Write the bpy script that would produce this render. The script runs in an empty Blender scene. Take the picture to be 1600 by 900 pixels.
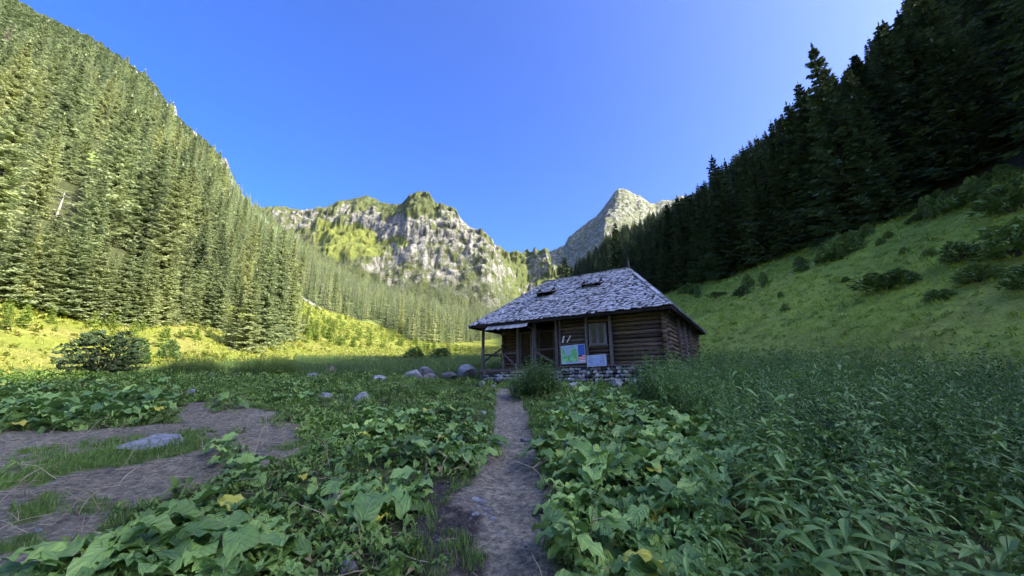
import bpy, math, random
import numpy as np
from mathutils import Vector, Matrix, Euler
R = math.radians
scene = bpy.context.scene
COL = scene.collection

# ------------------------------------------------------------------ camera, sky, sun, exposure
F, EYE = 590.0, 1.6                       # focal length in pixels of the 1600 px wide frame
PITCH = math.atan(150 / F)
CP, SP = math.cos(PITCH), math.sin(PITCH)
cam = bpy.data.cameras.new("camera"); cam_o = bpy.data.objects.new("camera", cam); COL.objects.link(cam_o)
cam_o.location = (0, 0, EYE); cam_o.rotation_euler = (math.pi / 2 + PITCH, 0, 0)
cam.sensor_width = 36; cam.lens = 36 * F / 1600; cam.clip_start = 0.05; cam.clip_end = 20000
scene.camera = cam_o

SUN_EL, SUN_AZ = 33.0, 116.0             # azimuth clockwise from +Y (the viewing direction)
SKY_STRENGTH, SUN_STRENGTH, EXPOSURE = 0.15, 2.0, 2.4
world = bpy.data.worlds.new("World"); scene.world = world; world.use_nodes = True
wn = world.node_tree.nodes; wl = world.node_tree.links
sky = wn.new("ShaderNodeTexSky"); sky.sky_type = 'NISHITA'; sky.sun_disc = False
sky.sun_elevation = R(SUN_EL); sky.sun_rotation = R(SUN_AZ)
sky.altitude = 1500; sky.air_density = 0.5; sky.dust_density = 8.0; sky.ozone_density = 6.0
hs = wn.new("ShaderNodeHueSaturation"); hs.inputs['Saturation'].default_value = 1.2; hs.inputs['Hue'].default_value = 0.513
wl.new(sky.outputs[0], hs.inputs['Color'])
bg = wn["Background"]; wl.new(hs.outputs[0], bg.inputs[0]); bg.inputs[1].default_value = SKY_STRENGTH
sun = bpy.data.lights.new("sun", 'SUN'); sun.energy = SUN_STRENGTH; sun.angle = R(0.53); sun.color = (1.0, 0.93, 0.78)
sun_o = bpy.data.objects.new("sun", sun); COL.objects.link(sun_o)
sd = Vector((math.sin(R(SUN_AZ)) * math.cos(R(SUN_EL)), math.cos(R(SUN_AZ)) * math.cos(R(SUN_EL)), math.sin(R(SUN_EL))))
sun_o.rotation_euler = (-sd).to_track_quat('-Z', 'Y').to_euler()
vs = scene.view_settings; vs.view_transform = 'Standard'; vs.look = 'None'; vs.exposure = EXPOSURE; vs.gamma = 1.0
vs.use_curve_mapping = False
scene.cycles.max_bounces = 6; scene.cycles.diffuse_bounces = 3; scene.cycles.transparent_max_bounces = 8

# ------------------------------------------------------------------ numeric helpers
rng = np.random.default_rng(7)
random.seed(7)

def _hash(ix, iy, s):
    n = (ix.astype(np.int64) * 374761393 + iy.astype(np.int64) * 668265263 + s * 1442695041) & 0x7fffffff
    n = ((n ^ (n >> 13)) * 1274126177) & 0x7fffffff
    return ((n ^ (n >> 16)) & 0xffff) / 65535.0

def vnoise(x, y, s=0):
    x = np.asarray(x, float); y = np.asarray(y, float)
    ix = np.floor(x); iy = np.floor(y); fx = x - ix; fy = y - iy
    fx = fx * fx * (3 - 2 * fx); fy = fy * fy * (3 - 2 * fy)
    a = _hash(ix, iy, s); b = _hash(ix + 1, iy, s); c = _hash(ix, iy + 1, s); d = _hash(ix + 1, iy + 1, s)
    return (a * (1 - fx) + b * fx) * (1 - fy) + (c * (1 - fx) + d * fx) * fy * 1.0

def fbm(x, y, s=0, o=4):
    t = 0; a = 0.5; n = 0
    for k in range(o):
        t = t + a * vnoise(x * 2 ** k, y * 2 ** k, s + k); n += a; a *= .5
    return t / n - 0.5                     # about -0.5 .. 0.5

def ridged(x, y, s=0, o=4):
    t = 0; a = 0.5; n = 0
    for k in range(o):
        t = t + a * (1 - np.abs(2 * vnoise(x * 2 ** k, y * 2 ** k, s + k) - 1)); n += a; a *= .5
    return t / n

def ray(px, py):
    u = (np.asarray(px, float) - 800) / F; v = (450 - np.asarray(py, float)) / F
    u, v = np.broadcast_arrays(u, v)
    return np.stack([u, CP - v * SP, SP + v * CP], -1)

def at_depth(px, py, D):
    return np.array([0, 0, EYE]) + ray(px, py) * np.asarray(D, float)[..., None]

def project(x, y, z):
    d = y * CP + (z - EYE) * SP; v = -y * SP + (z - EYE) * CP
    d = np.where(d < .01, .01, d)
    return 800 + F * x / d, 450 - F * v / d, d

def sstep(a, b, x):
    t = np.clip((x - a) / (b - a), 0, 1); return t * t * (3 - 2 * t)

# ------------------------------------------------------------------ terrain height
def crest_table(rows, extra_first, extra_last):
    p = [list(e) for e in extra_first] + [list(at_depth(a, b, np.float64(D))) for a, b, D in rows] + [list(e) for e in extra_last]
    p = np.array(p); az = np.arctan2(p[:, 0], p[:, 1]); o = np.argsort(az)
    return az[o], np.hypot(p[:, 0], p[:, 1])[o], p[o, 2]

L_rows = [(-60, -75, 175), (0, -22, 185), (35, 8, 190), (100, 38, 205), (160, 74, 235), (235, 125, 270), (275, 180, 300), (320, 222, 330),
          (352, 250, 350), (372, 292, 390), (400, 325, 430), (420, 340, 455), (450, 362, 480), (500, 402, 500), (560, 440, 520),
          (640, 462, 530), (700, 482, 540), (770, 512, 560)]
R_rows = [(868, 462, 430), (900, 432, 415), (950, 392, 390), (1000, 378, 350), (1060, 350, 300), (1100, 332, 250), (1200, 255, 200),
          (1300, 190, 160), (1400, 100, 135), (1600, -60, 102)]
LAZ, LRC, LZC = crest_table(L_rows, [(-240, -300, 120), (-250, 0, 175)], [])
RAZ, RRC, RZC = crest_table(R_rows, [], [(136, 0, 103.5), (137, -70, 102), (138, -160, 97), (138, -300, 80)])  # crest points out of view, heights shaped to set where the shadow edge falls

def base(y):
    return np.where(y < 0, .1 * y, .1 * y) + .00028 * np.maximum(0, y - 160) ** 2 * (y < 700) + (y >= 700) * .00028 * 540 ** 2

def ltoe(y): return -29 + 52 * sstep(200, 560, y) + 2.0 * np.sin(y * .045)
def rtoe(y): return 10.5 + 4 * sstep(30, 200, y) + .6 * np.sin(y * .11)
def g_left(d): return .30 * np.sqrt(np.maximum(d, 0) ** 2 + 9) - .9
def g_right(d): d = np.maximum(d, 0); return .58 * (np.sqrt(d * d + 9) - 3)

def side(x, y, AZ, RC, ZC, toe, g, sgn, d0):
    az = np.arctan2(x, y); rc = np.interp(az, AZ, RC); zc = np.interp(az, AZ, ZC)
    r = np.hypot(x, y) + 1e-6
    xc = np.sin(az) * rc; yc = np.cos(az) * rc
    d = sgn * (x - toe(y)); dc = np.maximum(sgn * (xc - toe(yc)), d0 + 20)
    m = (zc - base(yc) - g(dc)) / (dc - d0)
    m = np.clip(m, -.2, 1.6)
    z = g(d) * (d > 0) + m * np.maximum(d - d0, 0)
    zz = base(y) + z
    cap = zc - .55 * (r - rc)
    over = np.maximum(zz - (zc - .0 * r), 0)
    return np.where(r > rc, np.minimum(zz, cap), np.minimum(zz, EYE + (zc - EYE) / rc * r + 2)), d

CAB_A = math.radians(56.7); CAB_O = (6.27 - math.sin(CAB_A) * .5 + math.cos(CAB_A) * .8, 14.54 + math.cos(CAB_A) * .5 + math.sin(CAB_A) * .8)
def cabin_uv(x, y):
    qx, qy = x - CAB_O[0], y - CAB_O[1]; c, s_ = math.sin(CAB_A), -math.cos(CAB_A)
    return qx * c + qy * s_, -qx * s_ + qy * c
# painted areas of the near ground are polygons given where they lie in the photograph, laid out flat on the ground
def H0(x, y):
    zl, dl = side(x, y, LAZ, LRC, LZC, ltoe, g_left, -1, 16)
    zr, dr = side(x, y, RAZ, RRC, RZC, rtoe, g_right, 1, 30)
    z = base(y)
    z = np.where(dl > 0, np.maximum(zl, base(y) - 60), z)
    z = np.where(dr > 0, np.maximum(zr, base(y) - 60), z)
    return z, dl, dr

def H(x, y):
    x = np.asarray(x, float); y = np.asarray(y, float)
    z, dl, dr = H0(x, y)
    far = np.clip((np.maximum(dl, dr) - 2) / 60, 0, 1)
    z = z + far * (9 * fbm(x / 55, y / 55, 3, 3)) * sstep(20, 60, np.hypot(x, y)) + np.clip(np.maximum(dl, dr) / 12, 0, 1) * 1.3 * fbm(x / 9, y / 9, 5, 3)
    near = 1 - sstep(14, 30, np.hypot(x, y))
    z = z + .10 * fbm(x / 1.6, y / 1.6, 11, 3) + near * .045 * fbm(x / .35, y / .35, 15, 2)
    u, v = cabin_uv(x, y); w_ = np.exp(-(np.maximum(0, -2.2 - v) / 1.6) ** 2 - (np.maximum(np.maximum(u - 1.0, -11 - u), 0) / 1.5) ** 2) * (v < 4)
    z = z + np.minimum(0, 1.53 + .09 * fbm(x / 1.2, y / 1.2, 19, 3) - z) * np.clip(w_, 0, 1)
    # the path is trodden in a little
    return z - .10 * np.exp(-((x - path_x(y)) / .38) ** 2) * (y < 16)

def path_x(y): return np.interp(y, [0, 3, 5, 8, 11, 14, 17], [-.12, -.08, -.05, .02, .0, -.10, -.45])

def hit(px, py, tmax=900):
    """point of the terrain seen at a pixel"""
    px = np.atleast_1d(np.asarray(px, float)); py = np.atleast_1d(np.asarray(py, float))
    r = ray(px, py); n = len(r)
    ts = 1.5 * (tmax / 1.5) ** (np.arange(200) / 199)
    P = np.array([0, 0, EYE]) + r[:, None, :] * ts[None, :, None]
    below = P[..., 2] < H(P[..., 0], P[..., 1])
    k = np.argmax(below, 1); ok = below.any(1)
    k = np.maximum(k, 1)
    lo = ts[k - 1]; hi = ts[k]
    for _ in range(18):
        m = (lo + hi) / 2; Q = np.array([0, 0, EYE]) + r * m[:, None]
        b = Q[:, 2] < H(Q[:, 0], Q[:, 1]); hi = np.where(b, m, hi); lo = np.where(b, lo, m)
    Q = np.array([0, 0, EYE]) + r * hi[:, None]
    return Q, ok

def hit1(px, py):
    q, ok = hit([px], [py]); return q[0]

def inpoly(x, y, poly):
    x = np.asarray(x); y = np.asarray(y); ins = np.zeros(x.shape, bool); n = len(poly)
    for i in range(n):
        x0, y0 = poly[i]; x1, y1 = poly[(i + 1) % n]
        c = ((y0 > y) != (y1 > y)) & (x < (x1 - x0) * (y - y0) / (y1 - y0 + 1e-12) + x0); ins ^= c
    return ins

def gpoly(pts):
    q, ok = hit([p[0] for p in pts], [p[1] for p in pts]); return [(a[0], a[1]) for a in q]

# ------------------------------------------------------------------ object helpers
def link(o): COL.objects.link(o); return o

def tag(o, label=None, cat=None, group=None, kind=None):
    if label: o['label'] = label
    if cat: o['category'] = cat
    if group: o['group'] = group
    if kind: o['kind'] = kind
    return o

def thing(name, label, cat, loc=(0, 0, 0), rot=(0, 0, 0), group=None):
    o = bpy.data.objects.new(name, None); link(o); o.location = loc; o.rotation_euler = rot; o.empty_display_size = .2
    return tag(o, label, cat, group)

def mesh(name, V, Fc, mat=None, smooth=False, attr=None):
    me = bpy.data.meshes.new(name)
    V = np.asarray(V, np.float32)
    if isinstance(Fc, np.ndarray):
        k = Fc.shape[1]; me.vertices.add(len(V)); me.vertices.foreach_set('co', V.ravel())
        me.loops.add(Fc.size); me.loops.foreach_set('vertex_index', Fc.astype(np.int32).ravel())
        me.polygons.add(len(Fc)); me.polygons.foreach_set('loop_start', np.arange(0, Fc.size, k, dtype=np.int32))
        me.update(calc_edges=True)
    else:
        me.from_pydata([tuple(map(float, v)) for v in V], [], Fc)
    if mat: me.materials.append(mat)
    if smooth: me.polygons.foreach_set('use_smooth', np.ones(len(me.polygons), bool))
    for k, a in (attr or {}).items():
        a = np.asarray(a, np.float32)
        if a.ndim == 1:
            at = me.attributes.new(k, 'FLOAT', 'POINT'); at.data.foreach_set('value', a)
        else:
            at = me.attributes.new(k, 'FLOAT_COLOR', 'POINT' if len(a) == len(V) else 'FACE')
            if a.shape[1] == 3: a = np.concatenate([a, np.ones((len(a), 1), np.float32)], 1)
            at.data.foreach_set('color', a.ravel())
    return me

def obj(name, me, parent=None, loc=None, rot=None, scale=None):
    o = bpy.data.objects.new(name, me); link(o)
    if parent: o.parent = parent
    if loc is not None: o.location = loc
    if rot is not None: o.rotation_euler = rot
    if scale is not None: o.scale = scale if hasattr(scale, '__len__') else (scale,) * 3
    return o

class MB:
    def __init__(s): s.v = []; s.f = []
    def box(s, x0, x1, y0, y1, z0, z1, M=None, jit=0):
        b = len(s.v)
        for x, y, z in ((x0, y0, z0), (x1, y0, z0), (x1, y1, z0), (x0, y1, z0), (x0, y0, z1), (x1, y0, z1), (x1, y1, z1), (x0, y1, z1)):
            p = Vector((x + random.uniform(-jit, jit), y + random.uniform(-jit, jit), z + random.uniform(-jit, jit)))
            s.v.append(M @ p if M else p)
        s.f += [(b, b + 3, b + 2, b + 1), (b + 4, b + 5, b + 6, b + 7), (b, b + 1, b + 5, b + 4), (b + 1, b + 2, b + 6, b + 5), (b + 2, b + 3, b + 7, b + 6), (b + 3, b, b + 4, b + 7)]
        return s
    def tube(s, pts, rad, n=6, cap=True, jit=0):
        """tapered tube through pts"""
        pts = [Vector(p) for p in pts]; b = len(s.v)
        for i, p in enumerate(pts):
            t = (pts[min(i + 1, len(pts) - 1)] - pts[max(i - 1, 0)]).normalized()
            u = t.cross(Vector((0, 0, 1))) if abs(t.z) < .9 else t.cross(Vector((1, 0, 0))); u.normalize(); w = t.cross(u)
            r = rad[i] if hasattr(rad, '__len__') else rad
            for k in range(n):
                a = 2 * math.pi * k / n; q = r * (1 + random.uniform(-jit, jit))
                s.v.append(p + u * math.cos(a) * q + w * math.sin(a) * q)
        for i in range(len(pts) - 1):
            for k in range(n):
                s.f.append((b + i * n + k, b + i * n + (k + 1) % n, b + (i + 1) * n + (k + 1) % n, b + (i + 1) * n + k))
        if cap:
            s.f.append(tuple(b + k for k in range(n - 1, -1, -1))); s.f.append(tuple(b + (len(pts) - 1) * n + k for k in range(n)))
        return s
    def bar(s, p0, p1, w, h):
        p0 = Vector(p0); p1 = Vector(p1); t = p1 - p0; L = t.length
        q = t.to_track_quat('X', 'Z').to_matrix().to_4x4(); q.translation = p0
        return s.box(0, L, -w / 2, w / 2, -h / 2, h / 2, q)
    def me(s, name, mat, smooth=False): return mesh(name, s.v, s.f, mat, smooth)

# ------------------------------------------------------------------ material helpers
def newmat(name):
    m = bpy.data.materials.new(name); m.use_nodes = True; nt = m.node_tree
    p = nt.nodes["Principled BSDF"]; p.inputs['Roughness'].default_value = .85
    p.inputs['Specular IOR Level'].default_value = .3
    return m, nt, p

def N(nt, t, **k):
    n = nt.nodes.new(t)
    for a, b in k.items():
        if a in n.inputs: n.inputs[a].default_value = b
        else: setattr(n, a, b)
    return n

def noise(nt, scale, detail=4, co=None, rough=.6, stretch=None):
    n = N(nt, 'ShaderNodeTexNoise'); n.inputs['Scale'].default_value = scale; n.inputs['Detail'].default_value = detail; n.inputs['Roughness'].default_value = rough
    if co is not None:
        if stretch:
            mp = N(nt, 'ShaderNodeMapping'); mp.inputs['Scale'].default_value = stretch; nt.links.new(co, mp.inputs[0]); co = mp.outputs[0]
        nt.links.new(co, n.inputs['Vector'])
    return n.outputs[0]

def ramp(nt, fac, stops, interp='LINEAR'):
    r = N(nt, 'ShaderNodeValToRGB'); r.color_ramp.interpolation = interp; e = r.color_ramp.elements
    while len(e) < len(stops): e.new(.5)
    for k, (p, c) in enumerate(stops):
        e[k].position = p; e[k].color = (*c, 1) if len(c) == 3 else c
    nt.links.new(fac, r.inputs[0]); return r.outputs[0]

def mix(nt, f, a, b, mode='MIX'):
    m = N(nt, 'ShaderNodeMix', data_type='RGBA', blend_type=mode)
    for s, v in ((m.inputs[0], f), (m.inputs[6], a), (m.inputs[7], b)):
        if isinstance(v, (int, float)): s.default_value = v
        elif isinstance(v, tuple): s.default_value = (*v, 1) if len(v) == 3 else v
        else: nt.links.new(v, s)
    return m.outputs[2]

def mth(nt, op, a, b=0.0, c=None):
    m = N(nt, 'ShaderNodeMath', operation=op)
    for s, v in zip(m.inputs, (a, b, c)):
        if v is None: continue
        if isinstance(v, (int, float)): s.default_value = v
        else: nt.links.new(v, s)
    return m.outputs[0]

def bump(nt, p, h, strength=.5, dist=.05):
    b = N(nt, 'ShaderNodeBump'); b.inputs['Strength'].default_value = strength; b.inputs['Distance'].default_value = dist
    nt.links.new(h, b.inputs['Height']); nt.links.new(b.outputs[0], p.inputs['Normal'])

def obj_co(nt): return N(nt, 'ShaderNodeTexCoord').outputs['Object']
def pos(nt): return N(nt, 'ShaderNodeNewGeometry').outputs['Position']
def rnd(nt): return N(nt, 'ShaderNodeObjectInfo').outputs['Random']
def attr(nt, name, out='Fac'): n = N(nt, 'ShaderNodeAttribute'); n.attribute_name = name; return n.outputs[out]

def leafmat(name, dark, light, accent=None, acc_at=.93, transl=.25, rough=.5, vcol=True, spec=.4):
    """foliage: colour varies from plant to plant and over each plant"""
    m, nt, p = newmat(name)
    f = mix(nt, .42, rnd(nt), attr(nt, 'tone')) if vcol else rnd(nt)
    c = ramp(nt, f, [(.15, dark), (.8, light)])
    n = noise(nt, .35, 3, pos(nt)); c = mix(nt, .35, c, ramp(nt, n, [(.35, tuple(a * .55 for a in dark)), (.65, tuple(min(1, a * 1.25) for a in light))]))
    if accent:
        a = ramp(nt, attr(nt, 'tone'), [(acc_at, (0, 0, 0)), (acc_at + .01, (1, 1, 1))]); c = mix(nt, a, c, accent)
    nt.links.new(c, p.inputs['Base Color']); p.inputs['Roughness'].default_value = rough; p.inputs['Specular IOR Level'].default_value = spec
    if transl:
        t = N(nt, 'ShaderNodeBsdfTranslucent'); nt.links.new(c, t.inputs[0]); s = N(nt, 'ShaderNodeMixShader'); s.inputs[0].default_value = transl
        nt.links.new(p.outputs[0], s.inputs[1]); nt.links.new(t.outputs[0], s.inputs[2]); nt.links.new(s.outputs[0], nt.nodes['Material Output'].inputs[0])
    return m

M = {}
M['spruce'] = leafmat('spruce_needles', (.235, .28, .13), (.46, .50, .23), transl=.40, rough=.7)  # pale copy of the needles, sunlight lifted into the colour
_n = M['spruce'].node_tree; _p0 = _n.nodes['Principled BSDF']; _c0 = _p0.inputs['Base Color'].links[0].from_socket
_c0 = mix(_n, 1.0, _c0, ramp(_n, mth(_n, 'FRACT', mth(_n, 'MULTIPLY', rnd(_n), 7.3)), [(0, (.74, .80, .80)), (.4, (.93, .97, .94)), (.7, (1.03, 1.03, .97)), (1, (1.18, 1.12, 1.0))]), 'MULTIPLY'); _n.links.new(_c0, _p0.inputs['Base Color'])
for _q in _n.nodes:
    if _q.type == 'BSDF_TRANSLUCENT': _n.links.new(_c0, _q.inputs[0])
M['spruce_dark'] = leafmat('dark_spruce_needles', (.036, .062, .028), (.095, .14, .058), transl=.15, rough=.75, spec=.2)  # dark copy of the same needles, shade put into the colour
M['sapling'] = leafmat('young_spruce_needles', (.17, .24, .04), (.36, .45, .09), transl=.4, rough=.7)
M['dock'] = leafmat('dock_leaf_green', (.09, .20, .035), (.32, .50, .12), accent=(.45, .42, .06), acc_at=.975, transl=.22, rough=.42, spec=.5)
_nt = M['dock'].node_tree; _p = _nt.nodes['Principled BSDF']
_w = mth(_nt, 'ABSOLUTE', mth(_nt, 'SUBTRACT', mth(_nt, 'FRACT', mth(_nt, 'ADD', mth(_nt, 'MULTIPLY', attr(_nt, 'along'), 6.5), mth(_nt, 'MULTIPLY', noise(_nt, 9, 2, obj_co(_nt)), 1.8))), .5))
_mid = mth(_nt, 'MINIMUM', mth(_nt, 'MULTIPLY', mth(_nt, 'ABSOLUTE', attr(_nt, 'across')), 9), 1)
_h = mth(_nt, 'ADD', mth(_nt, 'MULTIPLY', mth(_nt, 'POWER', mth(_nt, 'SUBTRACT', 1, _w), 5), -.8), mth(_nt, 'ADD', _mid, mth(_nt, 'MULTIPLY', noise(_nt, 22, 3, obj_co(_nt)), .9)))
bump(_nt, _p, _h, .6, .013)
_c = _p.inputs['Base Color'].links[0].from_socket; _c2 = mix(_nt, mth(_nt, 'MULTIPLY', mth(_nt, 'SUBTRACT', 1, _mid), .35), _c, (.32, .46, .18)); _c2 = mix(_nt, .35, _c2, ramp(_nt, noise(_nt, 11, 4, pos(_nt)), [(.3, (.5, .5, .5)), (.7, (1.5, 1.45, 1.2))]), 'MULTIPLY')
_c2 = mix(_nt, 1.0, _c2, ramp(_nt, rnd(_nt), [(0, (.62, .66, .62)), (.5, (1, 1, 1)), (.93, (1.25, 1.2, 1.1)), (.98, (1.3, 1.2, 1.05)), (.986, (2.2, 1.35, .7)), (1, (2.2, 1.2, .6))]), 'MULTIPLY')
_rim = mth(_nt, 'ADD', mth(_nt, 'ABSOLUTE', attr(_nt, 'across')), mth(_nt, 'MULTIPLY', noise(_nt, 14, 4, obj_co(_nt)), .9))
_c2 = mix(_nt, ramp(_nt, _rim, [(1.42 / 1.9, (0, 0, 0)), (1.5 / 1.9, (1, 1, 1))]) if False else mth(_nt, 'MULTIPLY', mth(_nt, 'GREATER_THAN', _rim, 1.47), .7), _c2, (.24, .17, .07))
_nt.links.new(_c2, _p.inputs['Base Color'])
M['nettle'] = leafmat('nettle_leaf_green', (.06, .135, .03), (.20, .33, .085), accent=(.32, .45, .18), acc_at=.94, transl=.2, rough=.5)
M['weed'] = leafmat('weed_leaf_green', (.10, .18, .03), (.25, .38, .07), accent=(.36, .26, .11), acc_at=.95, transl=.25)
M['grass'] = leafmat('grass_blade_green', (.09, .17, .03), (.20, .33, .06), accent=(.38, .32, .14), acc_at=.95, transl=.25)
M['meadow'] = leafmat('sunlit_meadow_grass', (.24, .29, .035), (.42, .45, .08), accent=(.50, .38, .16), acc_at=.95, transl=.3)
M['slope_grass'] = leafmat('slope_grass_blade', (.20, .32, .04), (.37, .48, .08), accent=(.42, .40, .17), acc_at=.93, transl=.25)
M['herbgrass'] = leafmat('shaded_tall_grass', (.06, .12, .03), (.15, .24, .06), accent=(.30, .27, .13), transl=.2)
M['shrub'] = leafmat('shrub_leaf_green', (.06, .115, .028), (.17, .26, .06), transl=.2, rough=.6)
M['dry'] = leafmat('dry_stalk_straw', (.22, .15, .08), (.48, .40, .26), transl=0, vcol=False)
def simple(name, c0, c1, scale=6, stretch=None, b=.4, rough=.85, dist=.02, var=.0, spec=.3):
    m, nt, p = newmat(name); co = obj_co(nt)
    n = noise(nt, scale, 6, co, .65, stretch); c = ramp(nt, n, [(.3, c0), (.7, c1)])
    if var:
        v = ramp(nt, rnd(nt), [(0, (1 - var,) * 3), (1, (1 + var,) * 3)]); c = mix(nt, 1.0, c, v, 'MULTIPLY')
    nt.links.new(c, p.inputs['Base Color']); p.inputs['Roughness'].default_value = rough; p.inputs['Specular IOR Level'].default_value = spec
    bump(nt, p, n, b, dist); return m
M['bark'] = simple('spruce_bark', (.035, .028, .024), (.09, .075, .065), 3, (4, 4, .6), .8)
M['dead'] = simple('bleached_dead_wood', (.30, .27, .23), (.55, .51, .45), 3, (4, 4, .6), .6)
M['log'] = simple('weathered_dark_log', (.018, .013, .010), (.22, .16, .12), 9, (.35, 3.5, 6), .9, .8, .02, .45)
M['post'] = simple('grey_weathered_timber', (.045, .036, .032), (.21, .185, .17), 8, (4, 4, .5), .9, .85, .02, .3)
M['board'] = simple('dark_door_board', (.022, .015, .011), (.085, .062, .048), 8, (6, 6, .4), .8, .85, .01, .25)
M['greyframe'] = simple('grey_painted_frame', (.08, .08, .085), (.24, .24, .25), 9, (4, 4, .8), .5, .75, .01, .1)
M['core'] = simple('dark_rubble_core', (.012, .011, .010), (.045, .042, .038), 14, None, .9)
M['soffit'] = simple('dark_roof_boards', (.008, .006, .005), (.035, .026, .02), 6, (1, 8, 1), .6)  # near-black boards for roof slab, ceiling and vents
M['white'] = simple('white_painted_slat', (.55, .55, .55), (.8, .8, .8), 9, None, .1)

def rockmat(name, a, b, lich=None, scale=5):
    m, nt, p = newmat(name); co = obj_co(nt)
    n = noise(nt, scale, 8, co, .65); c = ramp(nt, n, [(.3, a), (.7, b)])
    v = N(nt, 'ShaderNodeTexVoronoi', feature='DISTANCE_TO_EDGE'); v.inputs['Scale'].default_value = scale * .7; nt.links.new(co, v.inputs['Vector'])
    c = mix(nt, ramp(nt, v.outputs[0], [(0, (1, 1, 1)), (.05, (0, 0, 0))]), c, tuple(x * .5 for x in a))
    if lich: c = mix(nt, ramp(nt, noise(nt, 9, 4, co), [(.58, (0, 0, 0)), (.66, (1, 1, 1))]), c, lich)
    k = ramp(nt, rnd(nt), [(0, (.55,) * 3), (1, (1.35,) * 3)]); c = mix(nt, 1.0, c, k, 'MULTIPLY')
    nt.links.new(c, p.inputs['Base Color']); bump(nt, p, n, .7, .03); p.inputs['Roughness'].default_value = .9; return m
M['rock'] = rockmat('grey_field_stone', (.17, .17, .175), (.37, .37, .38), (.22, .23, .17))
M['brownrock'] = rockmat('brown_grey_stone', (.14, .12, .10), (.30, .27, .23), (.2, .2, .14))
M['wallstone'] = None
m, nt, p = newmat('foundation_stone'); M['wallstone'] = m; co = obj_co(nt)
c = ramp(nt, rnd(nt), [(0, (.06, .06, .055)), (.2, (.15, .15, .145)), (.45, (.30, .30, .29)), (.72, (.52, .52, .51)), (1, (.78, .78, .77))])
n = noise(nt, 9, 6, co, .7); c = mix(nt, .6, c, ramp(nt, n, [(.3, (.6,) * 3), (.7, (1.3,) * 3)]), 'MULTIPLY')
nt.links.new(c, p.inputs['Base Color']); bump(nt, p, n, .6, .03)
# shingles: each shingle its own tone, streaked along its length
m, nt, p = newmat('silvered_shingle'); M['shingle'] = m; co = obj_co(nt)
t = attr(nt, 'tone'); c = ramp(nt, t, [(0, (.07, .07, .072)), (.2, (.26, .26, .27)), (.5, (.45, .455, .47)), (1, (.66, .665, .68))])
n = noise(nt, 26, 6, pos(nt), .7); c = mix(nt, .6, c, ramp(nt, n, [(.36, (.40,) * 3), (.60, (1.15,) * 3)]), 'MULTIPLY')
nt.links.new(c, p.inputs['Base Color']); bump(nt, p, n, .5, .01); p.inputs['Roughness'].default_value = .75
# glass
m, nt, p = newmat('window_glass'); M['glass'] = m; p.inputs['Base Color'].default_value = (.02, .025, .035, 1); p.inputs['Roughness'].default_value = .12
p.inputs['Specular IOR Level'].default_value = .6
m, nt, p = newmat('pale_curtain'); M['curtain'] = m; c = ramp(nt, noise(nt, 4, 2, obj_co(nt), .5, (14, 1, .3)), [(.35, (.03, .035, .05)), (.7, (.10, .11, .14))]); nt.links.new(c, p.inputs['Base Color'])
# printed colour carried by a fine grid of faces
m, nt, p = newmat('printed_board'); M['print'] = m; nt.links.new(attr(nt, 'ink', 'Color'), p.inputs['Base Color']); p.inputs['Roughness'].default_value = .45

# ------------------------------------------------------------------ where the ground is bare (traced on the ground)
PATH = gpoly([(672, 960), (684, 900), (690, 850), (684, 800), (740, 750), (751, 720), (764, 690), (772, 650), (774, 612), (784, 603), (806, 603), (812, 612), (826, 650),
              (836, 690), (848, 720), (866, 760), (858, 800), (858, 850), (868, 900), (880, 960)])
DAMP = gpoly([(618, 790), (650, 760), (705, 752), (750, 750), (748, 800), (720, 880), (700, 930), (660, 900), (625, 850)])
BARE = gpoly([(-140, 674), (0, 672), (110, 674), (262, 662), (268, 632), (330, 628), (440, 648), (468, 662), (462, 700), (432, 722), (370, 748), (290, 772), (200, 792),
              (110, 850), (50, 900), (20, 960), (-400, 960)])
YARD = gpoly([(560, 604), (600, 599), (770, 597), (800, 604), (775, 612), (640, 612), (570, 614)])
TURF = [gpoly(q) for q in ([(20, 742), (90, 712), (180, 700), (300, 672), (312, 700), (240, 718), (120, 735), (60, 760)], [(-60, 745), (30, 740), (40, 760), (-80, 775)],
                           [(0, 800), (70, 770), (90, 790), (20, 830)], [(20, 840), (85, 830), (60, 870), (10, 880)])]

def ground_masks(x, y):
    wx = x + .30 * fbm(x / .5, y / .5, 31, 3) + .5 * fbm(x / 1.6, y / 1.6, 32, 2); wy = y + .5 * fbm(x / .8, y / .8, 33, 3)
    px_ = x + .10 * fbm(x / .3, y / .3, 35, 3)
    path = inpoly(px_, wy, PATH); damp = inpoly(wx, wy, DAMP); bare = inpoly(wx, wy, BARE); yard = inpoly(wx, wy, YARD)
    turf = np.zeros(x.shape, bool)
    for t in TURF: turf |= inpoly(wx, wy, t)
    return path, damp, bare & ~turf, yard, turf

CLEARING = gpoly([(446, 512), (447, 455), (470, 467), (500, 480), (530, 491), (560, 501), (598, 508), (622, 520), (642, 538), (700, 548), (740, 552), (700, 556), (450, 553)])
def tl_left(y):
    return np.interp(y, [-300, 20, 62, 78, 112, 135, 200, 300], [18, 18, 17, 26, 26, 15, 7, -2])
def tl_right(y): return np.interp(y, [-300, 60, 150, 260, 400], [29, 29, 30, 20, 6])

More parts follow.
